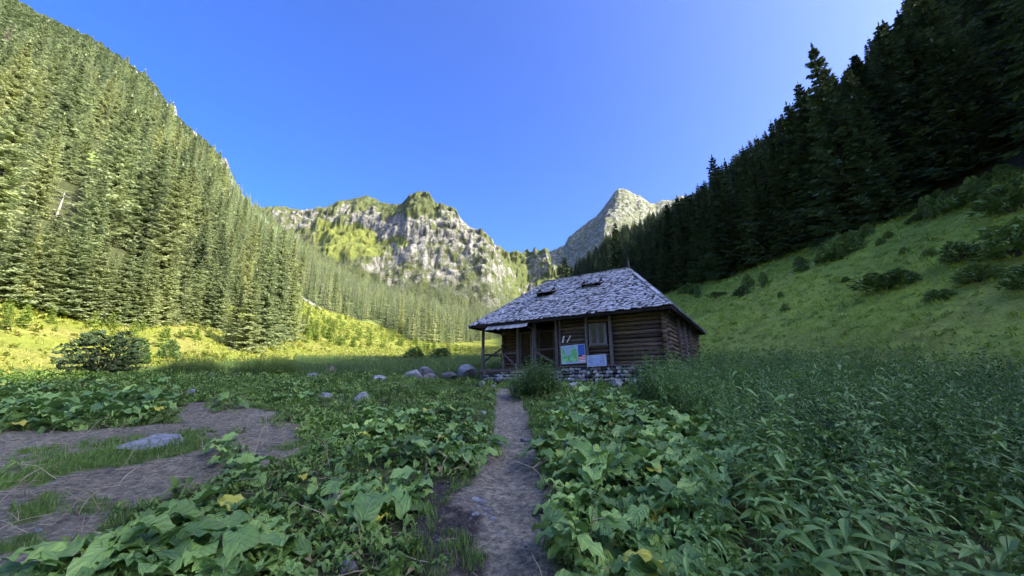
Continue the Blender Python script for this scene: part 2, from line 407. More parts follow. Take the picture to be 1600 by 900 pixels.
# ------------------------------------------------------------------ the ground: one sheet, fine near the camera
def axis(lo, hi, f0, f1, h, gr):
    a = [f0]
    while a[-1] < f1: a.append(a[-1] + h)
    b = list(a); s = h
    while b[-1] < hi: s = min(s * gr, 14); b.append(b[-1] + s)
    c = []; s = h; q = a[0]
    while q > lo: s = min(s * gr, 14); q -= s; c.append(q)
    return np.array(c[::-1] + b)
gx = axis(-620, 620, -9, 7, .085, 1.045); gy = axis(-330, 640, 2.2, 11, .085, 1.04)
GX, GY = np.meshgrid(gx, gy); ZZ = H(GX, GY)
_, DL, DR = H0(GX, GY)

def Hm(x, y):
    """height of the ground sheet itself, interpolated"""
    x = np.clip(np.asarray(x, float), gx[0], gx[-1] - 1e-3); y = np.clip(np.asarray(y, float), gy[0], gy[-1] - 1e-3)
    i = np.clip(np.searchsorted(gx, x, side='right') - 1, 0, len(gx) - 2); j = np.clip(np.searchsorted(gy, y, side='right') - 1, 0, len(gy) - 2)
    u = (x - gx[i]) / (gx[i + 1] - gx[i]); v = (y - gy[j]) / (gy[j + 1] - gy[j])
    return (ZZ[j, i] * (1 - u) + ZZ[j, i + 1] * u) * (1 - v) + (ZZ[j + 1, i] * (1 - u) + ZZ[j + 1, i + 1] * u) * v

x, y = GX.ravel(), GY.ravel(); dl, dr = DL.ravel(), DR.ravel(); z = ZZ.ravel()
col = np.tile(np.array([.07, .085, .03]), (len(x), 1))
def paint(f, c):
    global col
    f = np.clip(np.asarray(f, float), 0, 1)[:, None]; col = col * (1 - f) + np.array(c) * f
n1 = fbm(x / 7, y / 7, 41, 4); n2 = fbm(x / 22, y / 22, 42, 4); n3 = fbm(x / 1.2, y / 1.2, 43, 3)
dist = np.hypot(x, y)
paint(sstep(20, 34, dist + 6 * n1), (.11, .16, .035))
paint(sstep(1.5, 7, dr + 4 * n1), (.25, .335, .05))
paint((dr > 0) * sstep(.0, .22, n1 + .3 * n3) * .6, (.26, .29, .07))
paint((dr > 0) * sstep(.06, .3, -n1 - .3 * n2) * .5, (.06, .12, .03))
paint(sstep(-4, 3, dl + 5 * n1) + (y > 40) * (dr < 4) * sstep(28, 44, y), (.23, .255, .04))
paint((dl > -6) * sstep(.08, .25, n1 + .5 * n2) * .5, (.34, .29, .09))
paint((dl > -6) * sstep(.05, .3, -n1) * .8, (.20, .27, .05))
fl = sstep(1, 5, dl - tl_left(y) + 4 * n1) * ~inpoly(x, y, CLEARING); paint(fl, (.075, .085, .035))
paint(fl * sstep(.12, .2, n2) * (dl > 40), (.19, .24, .06))
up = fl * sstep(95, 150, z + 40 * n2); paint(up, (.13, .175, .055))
rk = fl * sstep(.21, .25, fbm(x / 16, y / 16, 47, 4) + .03 * (z > 120)); paint(.8 * rk * (dl > 50), (.34, .33, .29))
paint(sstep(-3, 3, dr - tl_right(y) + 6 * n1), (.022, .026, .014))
pm, dm, bm, ym, tm = ground_masks(x, y)
soil = np.maximum.reduce([pm * 1., dm * 1., bm * 1., ym * .55])
paint(tm * 1., (.11, .15, .04)); paint(bm, (.235, .205, .14)); paint(ym * .6, (.27, .20, .14)); paint(pm, (.25, .22, .155)); paint(dm & ~(pm & (n3 > .0)), (.075, .062, .052))
m, nt, p = newmat('meadow_and_soil')
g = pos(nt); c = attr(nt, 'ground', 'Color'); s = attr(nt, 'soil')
fine = noise(nt, 7, 10, g, .72); mid = noise(nt, 1.3, 5, g)
big = noise(nt, .12, 6, g)
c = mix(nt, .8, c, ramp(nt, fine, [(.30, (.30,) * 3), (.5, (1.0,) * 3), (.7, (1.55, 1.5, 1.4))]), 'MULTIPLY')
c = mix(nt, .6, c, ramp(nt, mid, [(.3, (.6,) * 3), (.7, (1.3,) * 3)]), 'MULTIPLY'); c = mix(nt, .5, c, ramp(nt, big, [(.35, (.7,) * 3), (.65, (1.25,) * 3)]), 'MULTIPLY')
fleck = N(nt, 'ShaderNodeTexVoronoi'); fleck.inputs['Scale'].default_value = 30; nt.links.new(g, fleck.inputs['Vector'])
ff = mix(nt, 1.0, ramp(nt, fleck.outputs['Distance'], [(.12, (1, 1, 1)), (.2, (0, 0, 0))]), s, 'MULTIPLY')
sc_ = mix(nt, 1.0, (1, 1, 1), ramp(nt, noise(nt, 16, 8, g, .8), [(.36, (.35, .35, .35)), (.5, (1, 1, 1)), (.62, (1.7, 1.65, 1.55))]), 'MULTIPLY'); c = mix(nt, s, c, mix(nt, 1.0, c, sc_, 'MULTIPLY'))
c = mix(nt, mth(nt, 'MULTIPLY', ff, .5), c, (.40, .38, .34))
nt.links.new(c, p.inputs['Base Color']); p.inputs['Roughness'].default_value = .95; p.inputs['Specular IOR Level'].default_value = .15
hgt = mth(nt, 'ADD', fine, mth(nt, 'MULTIPLY', noise(nt, 28, 5, g, .7), .5)); bump(nt, p, hgt, .9, .05)
nx, ny = len(gx), len(gy)
ii = (np.arange(ny - 1)[:, None] * nx + np.arange(nx - 1)[None, :]).ravel()
faces = np.stack([ii, ii + 1, ii + 1 + nx, ii + nx], 1)
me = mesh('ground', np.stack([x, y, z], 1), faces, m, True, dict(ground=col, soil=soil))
tag(obj('ground', me), kind='structure')

# ------------------------------------------------------------------ distant mountains: real slopes seen across the valley head
m, nt, p = newmat('mountain_rock_and_turf'); g = pos(nt)
rk = attr(nt, 'rock'); tu = attr(nt, 'turf', 'Color')
st = noise(nt, .035, 8, g, .72, (1, 1, 1.1)); fi = noise(nt, .16, 8, g, .75, (1, 1, 1.2)); crk = noise(nt, .06, 10, g, .8, (1.25, 1, .95))
rc = ramp(nt, fi, [(.34, (.095, .088, .066)), (.46, (.225, .21, .16)), (.56, (.37, .35, .275)), (.70, (.64, .61, .52))])
gc = mix(nt, .8, tu, ramp(nt, noise(nt, .11, 6, g), [(.3, (.45, .5, .5)), (.7, (1.3, 1.25, 1.1))]), 'MULTIPLY')
f = mth(nt, 'ADD', mth(nt, 'MULTIPLY', mth(nt, 'SUBTRACT', mth(nt, 'ADD', mth(nt, 'MULTIPLY', st, .5), mth(nt, 'MULTIPLY', crk, .5)), .5), 2.6), rk)
fr = ramp(nt, f, [(.47, (0, 0, 0)), (.56, (1, 1, 1))])
nt.links.new(mix(nt, fr, gc, rc), p.inputs['Base Color']); p.inputs['Roughness'].default_value = .95; p.inputs['Specular IOR Level'].default_value = .1
hb = mth(nt, 'ADD', crk, mth(nt, 'MULTIPLY', fi, .5)); bump(nt, p, hb, 1.0, 9)
M['mountain'] = m

C_sil = [(330, 330, 900), (405, 324, 930), (440, 322, 950), (470, 328, 960), (505, 325, 960), (530, 314, 960), (555, 309, 950), (575, 305, 940), (590, 313, 930), (610, 319, 900), (628, 318, 880),
         (640, 304, 870), (655, 298, 865), (670, 300, 860), (680, 315, 850), (700, 322, 840), (712, 328, 830), (724, 346, 820), (735, 355, 810), (752, 360, 800), (762, 371, 790),
         (772, 383, 800), (784, 401, 860), (802, 402, 1000), (825, 403, 1100), (845, 398, 1050), (856, 404, 1000), (864, 425, 950), (900, 440, 900), (1000, 460, 880)]
def spoly(px, py, pts): return inpoly(px, py, pts)
def relief(rows, n_px, n_t, prof, r0f, amp, seed, skew=0, spur=None):
    rows = np.array(rows, float); px = np.linspace(rows[0, 0], rows[-1, 0], n_px)
    py = np.interp(px, rows[:, 0], rows[:, 1]) + 3.5 * fbm(px / 5, px * 0, seed, 3); D = np.interp(px, rows[:, 0], rows[:, 2])
    Pc = at_depth(px, py, D); az = np.arctan2(Pc[:, 0], Pc[:, 1]); rc = np.hypot(Pc[:, 0], Pc[:, 1]); zc = Pc[:, 2]
    t = np.concatenate([np.linspace(0, 1, n_t), np.linspace(1.02, 1.6, 14)])
    T, PXX = np.meshgrid(t, px, indexing='ij')
    AZ = np.broadcast_to(az, T.shape); RC = np.broadcast_to(rc, T.shape)
    r0 = r0f(PXX); r = r0 + (RC - r0) * T
    f = prof(np.minimum(T, 1), PXX)
    ZC = np.interp(PXX + skew * (1 - f), px, zc) if skew else np.broadcast_to(zc, T.shape)
    X = np.sin(AZ) * r; Y = np.cos(AZ) * r; zb = base(np.cos(AZ) * r0) - 5
    Z = zb + (ZC - zb) * f - np.maximum(T - 1, 0) * (RC - r0) * .9
    env = np.clip(np.minimum(T, 1) * (1 - np.minimum(T, 1) ** 10) * 1.6, 0, 1)
    rib = ridged(X / 34 + .4 * fbm(X / 60, Y / 60, seed + 9), Y / 62, seed + 1, 5) - .55
    Z = Z + env * (amp * .7 * rib + amp * .8 * fbm(X / 110, Y / 90, seed + 3, 3)) + env * amp * .25 * fbm(X / 12, Y / 20, seed + 5, 3)
    Z = Z + env * amp * .16 * np.sin(Z / 9.0 + 5 * fbm(X / 50, Y / 50, seed + 21, 3))
    kk = env * amp * .55 * (ridged(X / 26, Z / 20, seed + 31, 4) - .5) + env * amp * .3 * fbm(X / 9, Z / 8, seed + 37, 3); X = X + np.sin(AZ) * kk; Y = Y + np.cos(AZ) * kk
    if spur is not None:
        sp = spur(f); e = PXX - sp; Z = Z + 300 * np.clip(f * (1 - f) * 5, 0, 1) * np.clip((1 - f) * 1.25, 0, 1) * np.where(e < 0, np.clip(1 + e / 80, 0, 1), np.clip(1 - e / 120, 0, 1))
    return PXX, T, X, Y, Z

def relief_mesh(name, PXX, T, X, Y, Z, rock, turf):
    a, b = T.shape; i = (np.arange(a - 1)[:, None] * b + np.arange(b - 1)[None, :]).ravel()
    fc = np.stack([i, i + 1, i + 1 + b, i + b], 1)
    me = mesh(name, np.stack([X.ravel(), Y.ravel(), Z.ravel()], 1), fc, M['mountain'], True, dict(rock=rock.ravel(), turf=turf.reshape(-1, 3)))
    tag(obj(name, me), kind='structure')

def prof_c(t, px):
    cliff = np.interp(t, [0, .30, .48, .60, .72, 1], [0, .16, .36, .66, .84, 1])
    bowl = np.interp(t, [0, .30, .45, .55, .70, .82, 1], [0, .20, .42, .52, .62, .82, 1])
    w = sstep(570, 660, px); return cliff * w + bowl * (1 - w)
PXc, Tc, Xc, Yc, Zc = relief(C_sil, 520, 170, prof_c, lambda p: 500 + 0 * p, 46, 61)
qx, qy, _ = project(Xc, Yc, Zc)
rock = np.full(qx.shape, .335); qx0, qy0 = qx, qy; qx = qx + 40 * fbm(Xc / 45, Yc / 45 + Zc / 30, 71, 4); qy = qy + 34 * fbm(Xc / 38 + 9, Zc / 38, 72, 4)
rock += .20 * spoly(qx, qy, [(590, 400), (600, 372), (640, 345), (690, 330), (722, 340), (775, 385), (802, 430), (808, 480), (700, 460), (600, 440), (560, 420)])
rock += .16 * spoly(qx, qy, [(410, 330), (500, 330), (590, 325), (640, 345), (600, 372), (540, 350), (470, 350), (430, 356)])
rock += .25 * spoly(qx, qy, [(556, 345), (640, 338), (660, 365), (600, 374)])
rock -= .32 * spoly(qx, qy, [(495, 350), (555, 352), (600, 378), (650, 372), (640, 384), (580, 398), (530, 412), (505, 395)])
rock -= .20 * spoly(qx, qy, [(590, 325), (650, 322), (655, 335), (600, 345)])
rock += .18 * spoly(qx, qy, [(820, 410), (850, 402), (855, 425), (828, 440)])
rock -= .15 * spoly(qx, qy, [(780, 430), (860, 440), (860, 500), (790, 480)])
rock += .35 * (np.abs(qx - (838 - (qy - 425) * .55)) < 3 + .1 * (qy - 420)) * (qy > 422) * (qy < 500) + .25 * (np.abs(qx - (846 - (qy - 410) * .3)) < 1.5) * (qy < 450) * (qy > 405)
rock += .16 * fbm(Xc / 70, Zc / 40, 73, 4); 
turf = np.zeros(qx.shape + (3,)) + np.array([.14, .16, .055])
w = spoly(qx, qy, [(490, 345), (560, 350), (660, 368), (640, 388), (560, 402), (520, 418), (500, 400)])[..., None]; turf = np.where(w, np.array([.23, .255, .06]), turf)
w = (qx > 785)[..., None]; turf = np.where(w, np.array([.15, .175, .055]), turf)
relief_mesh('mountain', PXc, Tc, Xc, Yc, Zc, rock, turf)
P_sil = [(700, 460, 2300), (800, 430, 2350), (848, 397, 2350), (865, 390, 2350), (882, 383, 2350), (888, 371, 2350), (912, 351, 2350), (933, 337, 2350), (944, 322, 2350), (958, 303, 2350), (966, 294, 2350), (974, 294, 2350),
         (990, 302, 2350), (1005, 308, 2350), (1019, 319, 2380), (1023, 317, 2600), (1033, 312, 2600), (1050, 312, 2600), (1065, 305, 2600), (1078, 308, 2600), (1100, 316, 2600), (1200, 340, 2600)]
PX2, T2, X2, Y2, Z2 = relief(P_sil, 300, 110, lambda t, p: t ** 1.25, lambda p: 1250 + 0 * p, 45, 83, 0, lambda f: 966 - 30 * (1 - f))
relief_mesh('far_peak', PX2, T2, X2, Y2, Z2, np.full(T2.shape, .47) , np.zeros(T2.shape + (3,)) + np.array([.13, .145, .06]))
del X2, Y2, Z2, PX2, T2

# ------------------------------------------------------------------ plant shapes
def quads_mesh(name, V, tone, mat, smooth=False, parts=None):
    """V: (n,4,3) quads, tone per quad"""
    n = len(V); return mesh(name, V.reshape(-1, 3), np.arange(n * 4).reshape(n, 4), mat, smooth, dict(tone=np.repeat(tone, 4)))

def diamonds(P0, Dn, W, wid, mid=.4):
    """leaf shaped quads from P0 along Dn, W = unit width direction"""
    a = P0; c = P0 + Dn; m_ = P0 + Dn * mid
    return np.stack([a, m_ - W * wid[:, None], c, m_ + W * wid[:, None]], 1)

def unit(v): return v / (np.linalg.norm(v, axis=-1, keepdims=True) + 1e-9)

def spruce_crown(seed, Ht=16., Rb=2.9, wh=32, per=7, tw=5, bare=.04, dens=1.0, wf=.17, open_=0.0):
    r = np.random.default_rng(seed); Q = []; T = []
    for k in range(wh):
        f = (k + r.uniform(-.3, .3)) / wh; z0 = Ht * (bare + (1 - bare) * f)
        Rk = Rb * ((1 - f) ** .82) * (.80 + .2 * math.sin(k * 2.1 + seed)) + .12
        nb = max(4, int(per * (1 - .35 * f)))
        a0 = r.uniform(0, 6.28)
        for b in range(nb):
            if r.random() < open_: continue
            a = a0 + 6.283 * b / nb + r.uniform(-.25, .25); L = Rk * r.uniform(.68, 1.15)
            out = np.array([math.cos(a), math.sin(a), 0]); sd_ = np.array([-math.sin(a), math.cos(a), 0])
            sl = -.42 + .75 * f + r.uniform(-.1, .1); cur = .30 * (1 - f)
            s = np.linspace(.12, .96, tw)
            p = out * (s * L)[:, None]; p[:, 2] += L * (sl * s + cur * s * s) + z0
            tone = r.uniform(.15, .85)
            for sg in (-1, 1):
                l = (.34 * L * (1 - s * .55) + .12) * r.uniform(.75, 1.2, tw)
                d = unit(out * .75 + sd_ * sg * r.uniform(.7, 1.1, tw)[:, None] + np.array([0, 0, 1]) * r.uniform(-.75, -.1, tw)[:, None]) * l[:, None]
                W = unit(np.cross(d, np.array([0, 0, 1.]) + r.normal(0, .6, (tw, 3))))
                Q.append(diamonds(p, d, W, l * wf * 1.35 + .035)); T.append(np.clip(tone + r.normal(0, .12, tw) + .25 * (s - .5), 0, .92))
            # hanging sprays and tip
            ns = max(2, tw - 2); s2 = np.linspace(.3, .9, ns); p2 = out * (s2 * L)[:, None]; p2[:, 2] += L * (sl * s2 + cur * s2 * s2) + z0
            d = np.stack([out[0] * .12 + r.normal(0, .1, ns), out[1] * .12 + r.normal(0, .1, ns), -np.ones(ns)], 1) * (r.uniform(.25, .55, ns) * (.35 + .10 * L))[:, None]
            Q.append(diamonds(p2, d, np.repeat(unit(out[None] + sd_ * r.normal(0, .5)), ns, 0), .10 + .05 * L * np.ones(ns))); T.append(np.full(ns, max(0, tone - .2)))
            e = out * L * .85 + np.array([0, 0, z0 + L * (sl * .85 + cur * .72)])
            Q.append(diamonds(e[None], (out * .3 * L + np.array([0, 0, .02 * L]))[None], unit(sd_[None] + r.normal(0, .2, (1, 3))), np.array([.05 * L + .03]))); T.append(np.array([min(.92, tone + .15)]))
    e = np.array([[0, 0, Ht * .985]]); Q.append(diamonds(e, np.array([[0, 0, Ht * .045]]), np.array([[1., 0, 0]]), np.array([.10]))); T.append(np.array([.6]))
    return np.concatenate(Q), np.concatenate(T)

def trunk_me(name, Ht, r0, mat, n=7):
    b = MB(); k = 6; b.tube([(math.sin(i) * .03 * i / k, math.cos(i * 1.7) * .03 * i / k, -.8 + (Ht + .6) * i / k) for i in range(k + 1)], [r0 * (1.35 if i == 0 else 1 - i / k * .93) for i in range(k + 1)], n)
    return b.me(name, mat, True)

CROWN, CROWN_D, TRUNK = [], [], None
for s_ in range(5):
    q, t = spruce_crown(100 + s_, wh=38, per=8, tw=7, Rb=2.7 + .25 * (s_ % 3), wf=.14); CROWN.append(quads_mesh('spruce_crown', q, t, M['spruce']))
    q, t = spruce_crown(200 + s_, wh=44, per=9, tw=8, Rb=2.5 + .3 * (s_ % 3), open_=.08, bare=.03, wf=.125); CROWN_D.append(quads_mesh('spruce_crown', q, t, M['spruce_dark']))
TRUNK = trunk_me('spruce_trunk', 16, .24, M['bark'])
def merged(name, q, t, mat, trunkH=16, r0=.24):
    """crown and trunk in one mesh, for the mass of trees"""
    me = quads_mesh(name, q, t, mat); tr = trunk_me('t', trunkH, r0, M['bark'], 5)
    import bmesh
    bm = bmesh.new(); bm.from_mesh(me); k = len(bm.faces); bm.from_mesh(tr); bm.faces.ensure_lookup_table()
    for f_ in bm.faces[k:]: f_.material_index = 1
    bm.to_mesh(me); bm.free(); me.materials.append(M['bark']); bpy.data.meshes.remove(tr); return me
def protos(name, meshes):
    c = bpy.data.collections.new(name)
    for k, me in enumerate(meshes): c.objects.link(bpy.data.objects.new('%s_%02d' % (name, k), me))
    return c
MASS = protos('forest_tree', [merged('forest_tree', *spruce_crown(300 + k, wh=24, per=7, tw=4, Rb=2.5 + .3 * (k % 3), wf=.2), M['spruce']) for k in range(7)])
M['spruce_brown'] = leafmat('dying_spruce_needles', (.20, .17, .11), (.40, .34, .23), transl=.2, rough=.8)
M['broadleaf'] = leafmat('bright_broadleaf', (.18, .27, .05), (.38, .48, .10), transl=.35)
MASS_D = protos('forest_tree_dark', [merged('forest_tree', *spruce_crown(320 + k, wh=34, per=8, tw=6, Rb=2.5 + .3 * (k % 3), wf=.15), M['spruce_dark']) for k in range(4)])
_k = bpy.data.collections['forest_tree']
for _j, (_w, _m) in enumerate(((.8, 'spruce_brown'), (1.0, 'broadleaf'))):
    _k.objects.link(bpy.data.objects.new('forest_tree_%02d' % (7 + _j), merged('forest_tree', *spruce_crown(370 + _j, Ht=16 if _j == 0 else 9, wh=16, per=6 if _j == 0 else 9, tw=4, Rb=2.4 + _j * 1.2, wf=.2, open_=.25 * (1 - _j)), M[_m])))
FAR = protos('far_tree', [merged('far_tree', *spruce_crown(340 + k, wh=12, per=6, tw=3, Rb=2.5, wf=.3), M['spruce'], 16, .2) for k in range(3)])

def scatter(name, coll, P, rot, scl, idx):
    """one object: a cloud of points carrying plants, for what nobody could count"""
    me = bpy.data.meshes.new(name); P = np.asarray(P, np.float32); n = len(P)
    me.vertices.add(n); me.vertices.foreach_set('co', P.ravel())
    a = me.attributes.new('turn', 'FLOAT_VECTOR', 'POINT'); a.data.foreach_set('vector', np.asarray(rot, np.float32).ravel())
    scl = np.asarray(scl, np.float32); scl = np.repeat(scl[:, None], 3, 1) if scl.ndim == 1 else scl
    a = me.attributes.new('size', 'FLOAT_VECTOR', 'POINT'); a.data.foreach_set('vector', scl.ravel())
    a = me.attributes.new('which', 'INT', 'POINT'); a.data.foreach_set('value', np.asarray(idx, np.int32))
    o = obj(name, me); nt = bpy.data.node_groups.new(name, 'GeometryNodeTree')
    nt.interface.new_socket('Geometry', in_out='INPUT', socket_type='NodeSocketGeometry'); nt.interface.new_socket('Geometry', in_out='OUTPUT', socket_type='NodeSocketGeometry')
    gi = nt.nodes.new('NodeGroupInput'); go = nt.nodes.new('NodeGroupOutput'); mp = nt.nodes.new('GeometryNodeMeshToPoints'); ip = nt.nodes.new('GeometryNodeInstanceOnPoints')
    ci = nt.nodes.new('GeometryNodeCollectionInfo'); ci.inputs['Collection'].default_value = coll; ci.inputs['Separate Children'].default_value = True; ci.inputs['Reset Children'].default_value = True
    def na(nm, ty):
        q = nt.nodes.new('GeometryNodeInputNamedAttribute'); q.data_type = ty; q.inputs['Name'].default_value = nm; return q.outputs['Attribute']
    L_ = nt.links.new
    L_(gi.outputs[0], mp.inputs[0]); L_(mp.outputs[0], ip.inputs['Points']); L_(ci.outputs[0], ip.inputs['Instance']); ip.inputs['Pick Instance'].default_value = True
    L_(na('which', 'INT'), ip.inputs['Instance Index']); L_(na('turn', 'FLOAT_VECTOR'), ip.inputs['Rotation']); L_(na('size', 'FLOAT_VECTOR'), ip.inputs['Scale']); L_(ip.outputs[0], go.inputs[0])
    md = o.modifiers.new('plants', 'NODES'); md.node_group = nt
    return tag(o, kind='stuff')

def grid_points(x0, x1, y0, y1, s, seed):
    r = np.random.default_rng(seed); X, Y = np.meshgrid(np.arange(x0, x1, s), np.arange(y0, y1, s)); X = X.ravel(); Y = Y.ravel()
    return X + r.uniform(-.45, .45, X.shape) * s, Y + r.uniform(-.45, .45, X.shape) * s

# ------------------------------------------------------------------ the forests
rr = np.random.default_rng(21)
# left, sunlit
X, Y = grid_points(-335, 70, -40, 620, 5.2, 1)
_, dl, dr = H0(X, Y); Z = Hm(X, Y); az = np.arctan2(X, Y); rcL = np.interp(az, LAZ, LRC); rad = np.hypot(X, Y)
tl = tl_left(Y); nn = fbm(X / 22, Y / 22, 42, 4)
keep = (dl > tl + 2 * fbm(X / 7, Y / 7, 41, 4)) & (rad < rcL + 25) & (rad > 25) & ~inpoly(X, Y, CLEARING)
qx_, qy_, qd_ = project(X, Y, Z); scrub = qy_ < np.interp(qx_, [-200, 0, 100, 250, 300, 330], [150, 118, 125, 190, 232, -900])
keep &= ~(scrub & (rr.random(len(X)) < .93)) & ((Y < 90) | (rr.random(len(X)) < .72))
keep &= ~((fbm(X / 11, Y / 11, 44, 3) > .22) & (dl > tl + 30))
keep &= ~((nn > .15) & (dl > tl + 22) & (rr.random(len(X)) < .75))
h = rr.uniform(7.5, 21, len(X)) ** 1.0 * np.where(Z > 95, 1 - (1 - np.clip(1 - (Z - 95) / 80, .22, 1)) * sstep(-.72, -.86, az), 1) * np.where(dl < tl + 6, .8, 1)
h = np.where((Y > 90), h * 1.12, h)
topz = EYE + (np.interp(az, LAZ, LZC) - EYE) / rcL * rad
hi_ = sstep(.62, .8, rad / rcL) * sstep(-.62, -.80, az); h = h * (1 - .72 * hi_); h = np.where((az > -.75) & (rad > rcL * .8), h * .62, h)
LX, LY, LZ_, Lh = X[keep], Y[keep], Z[keep], h[keep]
# right, shaded
X, Y = grid_points(0, 190, -150, 470, 4.9, 2)
_, dl, dr = H0(X, Y); Z = Hm(X, Y); az = np.arctan2(X, Y); rcR = np.interp(az, RAZ, RRC); rad = np.hypot(X, Y)
keep = (dr > tl_right(Y) + 5 * fbm(X / 7, Y / 7, 51, 4)) & (rad < rcR + 30)
h = rr.uniform(16, 24, len(X)) * np.where((Y < 60) & (X > 115), .6, 1); lim = EYE + (np.interp(az, RAZ, RZC) - EYE) / rcR * rad
S_sil = np.array([(868, 428), (885, 405), (920, 375), (960, 350), (1010, 333), (1065, 310), (1100, 285), (1112, 245), (1145, 245), (1180, 212), (1200, 200), (1230, 158), (1258, 130), (1262, 130), (1300, 125),
                  (1330, 95), (1370, 45), (1412, 2), (1500, -90), (1700, -300), (3000, -900)], float)
def sil_top(X, Y, Z):
    """how tall a tree may stand here before it rises above the edge of the forest seen against the sky"""
    hh = np.full(X.shape, 30.)
    for _ in range(8):
        px, py, d = project(X, Y, Z + hh); lim = np.interp(px, S_sil[:, 0], S_sil[:, 1]); hh = np.where((py < lim) & (Y > 5), hh * .93 - np.minimum(4, (lim - py) * d / F * .4), hh)
    return np.maximum(hh, 0)
cap = sil_top(X, Y, Z); h = np.where(cap < h, cap * rr.choice([.74, .84, .93, 1.0, 1.06], len(X)), h * rr.uniform(.85, 1.1, len(X))); keep &= h > 4
RX, RY, RZ_, Rh = X[keep], Y[keep], Z[keep], h[keep]

def split(X, Y, Z, h, n, xmax):
    px, py, d = project(X, Y, Z + h * .5); vis = (px > -30) & (px < 1630) & (Y > 8) & (py > -200)
    s = np.where(vis, h / d, 0) * xmax; o = np.argsort(-s); one = np.zeros(len(X), bool); one[o[:n]] = True; one &= s > 0
    return one
front = 1.0 * (H0(RX, RY)[2] < tl_right(RY) + 15)
oneR = split(RX, RY, RZ_, Rh, 105, front)
oneL = split(LX, LY, LZ_, Lh, 165, 1.0)

def spruce(name, x, y, z, h, me_c, label, group, wide=1.0, lean=0):
    s = h / 16.0
    t = thing(name, label, 'spruce tree', (x, y, z - .3), (lean * random.uniform(-.03, .03), lean * random.uniform(-.03, .03), random.uniform(0, 6.28)), group)
    t.scale = (s * wide, s * wide, s); obj('trunk', TRUNK, t); obj('crown', me_c, t); return t
for k in np.where(oneL)[0]:
    spruce('spruce_tree', LX[k], LY[k], LZ_[k], Lh[k], random.choice(CROWN), 'sunlit grey-green spruce standing in the forest on the steep left slope', 'sunlit spruces of the left slope', random.uniform(.95, 1.25), 1)
for k in np.where(oneR)[0]:
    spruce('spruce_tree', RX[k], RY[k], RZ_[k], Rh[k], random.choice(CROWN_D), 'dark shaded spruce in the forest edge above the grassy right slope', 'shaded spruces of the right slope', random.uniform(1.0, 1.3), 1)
k = ~oneL; n = k.sum()
def rots(n, r, tilt=.03): return np.stack([r.normal(0, tilt, n), r.normal(0, tilt, n), r.uniform(0, 6.28, n)], 1)
def szs(h, r, w0=.95, w1=1.25): w = r.uniform(w0, w1, len(h)); return np.stack([h / 16 * w, h / 16 * w, h / 16], 1)
o = scatter('spruce_forest', MASS, np.stack([LX[k], LY[k], LZ_[k] - .4], 1), rots(n, rr), szs(Lh[k], rr, .8, 1.35), rr.choice(9, n, p=[.13, .13, .13, .13, .13, .12, .12, .07, .04]))
tag(o, 'dense sunlit spruce forest covering the steep slope on the left', 'forest')
k = ~oneR; n = k.sum()
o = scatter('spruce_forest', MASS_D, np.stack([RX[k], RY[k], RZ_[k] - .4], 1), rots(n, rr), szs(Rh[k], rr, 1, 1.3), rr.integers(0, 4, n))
tag(o, 'dark shaded spruce forest rising up the slope on the right', 'forest')

X, Y = grid_points(-300, -60, 60, 330, 3.0, 5); az = np.arctan2(X, Y); rad = np.hypot(X, Y); rcL = np.interp(az, LAZ, LRC); Z = Hm(X, Y)
qx_, qy_, qd_ = project(X, Y, Z); k = (qy_ < np.interp(qx_, [-200, 0, 100, 250, 300, 330], [175, 140, 145, 205, 240, 262]) + 30 * fbm(X / 20, Y / 20, 59, 2)) & (az < -.5) & (rad > 120) & (rad < rcL + 15) & (fbm(X / 14, Y / 14, 58, 3) > -.22); DWARF_AT = (X[k], Y[k], Z[k])
# trees one can point at
def ground(px, py): q = hit1(px, py); return q[0], q[1], float(Hm(q[0], q[1]))
def tree_at(px, py, pytop, me_c, label, wide=1.0, group=None, dpt=None):
    x, y, z = ground(px, py); d = project(np.float64(x), np.float64(y), np.float64(z))[2]
    h = (py - pytop) * float(d) / F * 1.02
    return spruce('spruce_tree', x, y, z, h, me_c, label, group, wide)
def sky_tree(px, py, D, h, me_c, label, wide=1.0):
    q = at_depth(px, py, np.float64(D)); z = float(Hm(q[0], q[1])); s = q[2] - z
    return spruce('spruce_tree', q[0], q[1], z, s, me_c, label, None, wide)
sky_tree(1268, 70, 50, 0, CROWN_D[1], 'tallest dark spruce, its pointed top standing clear of the right forest', 1.05)
sky_tree(1112, 243, 76, 0, CROWN_D[2], 'dark spruce with a sharp double-looking top where the right forest edge steps down', 1.0)
sky_tree(1132, 248, 80, 0, CROWN_D[3], 'slim dark spruce just right of the sharp top at the step in the forest edge', .8)
sky_tree(1182, 212, 66, 0, CROWN_D[0], 'dark spruce top between the tallest spruce and the step in the right forest edge', .8)
for px_, py_, D_, m_, wd_, lab in ((1246, 128, 56, 2, 1.1, 'dark spruce close on the left of the tallest one'), (1303, 118, 54, 0, 1.1, 'dark spruce close on the right of the tallest one'), (1228, 160, 58, 3, 1.1, 'dark spruce second to the left of the tallest one'),
                                   (1204, 188, 62, 4, 1.1, 'dark spruce with its top level with the middle of the tallest one'), (1332, 82, 52, 1, 1.15, 'tall dark spruce where the skyline climbs right of the tallest one'), (1372, 36, 50, 2, 1.15, 'tall dark spruce near the top edge of the picture'),
                                   (1064, 306, 105, 1, 1.1, 'dark spruce top farther down the skyline towards the cabin'), (1160, 232, 70, 0, 1.1, 'dark spruce between the two groups of skyline tops'), (960, 346, 170, 4, 1.2, 'small far dark spruce top above the cabin ridge'), (882, 400, 250, 2, 1.3, 'last dark spruce of the skyline left above the cabin roof')):
    sky_tree(px_, py_, D_, 0, CROWN_D[m_], lab, wd_)
tree_at(380, 548, 415, CROWN[0], 'foremost sunlit spruce of the left forest, its foot lowest on the meadow', 1.35)
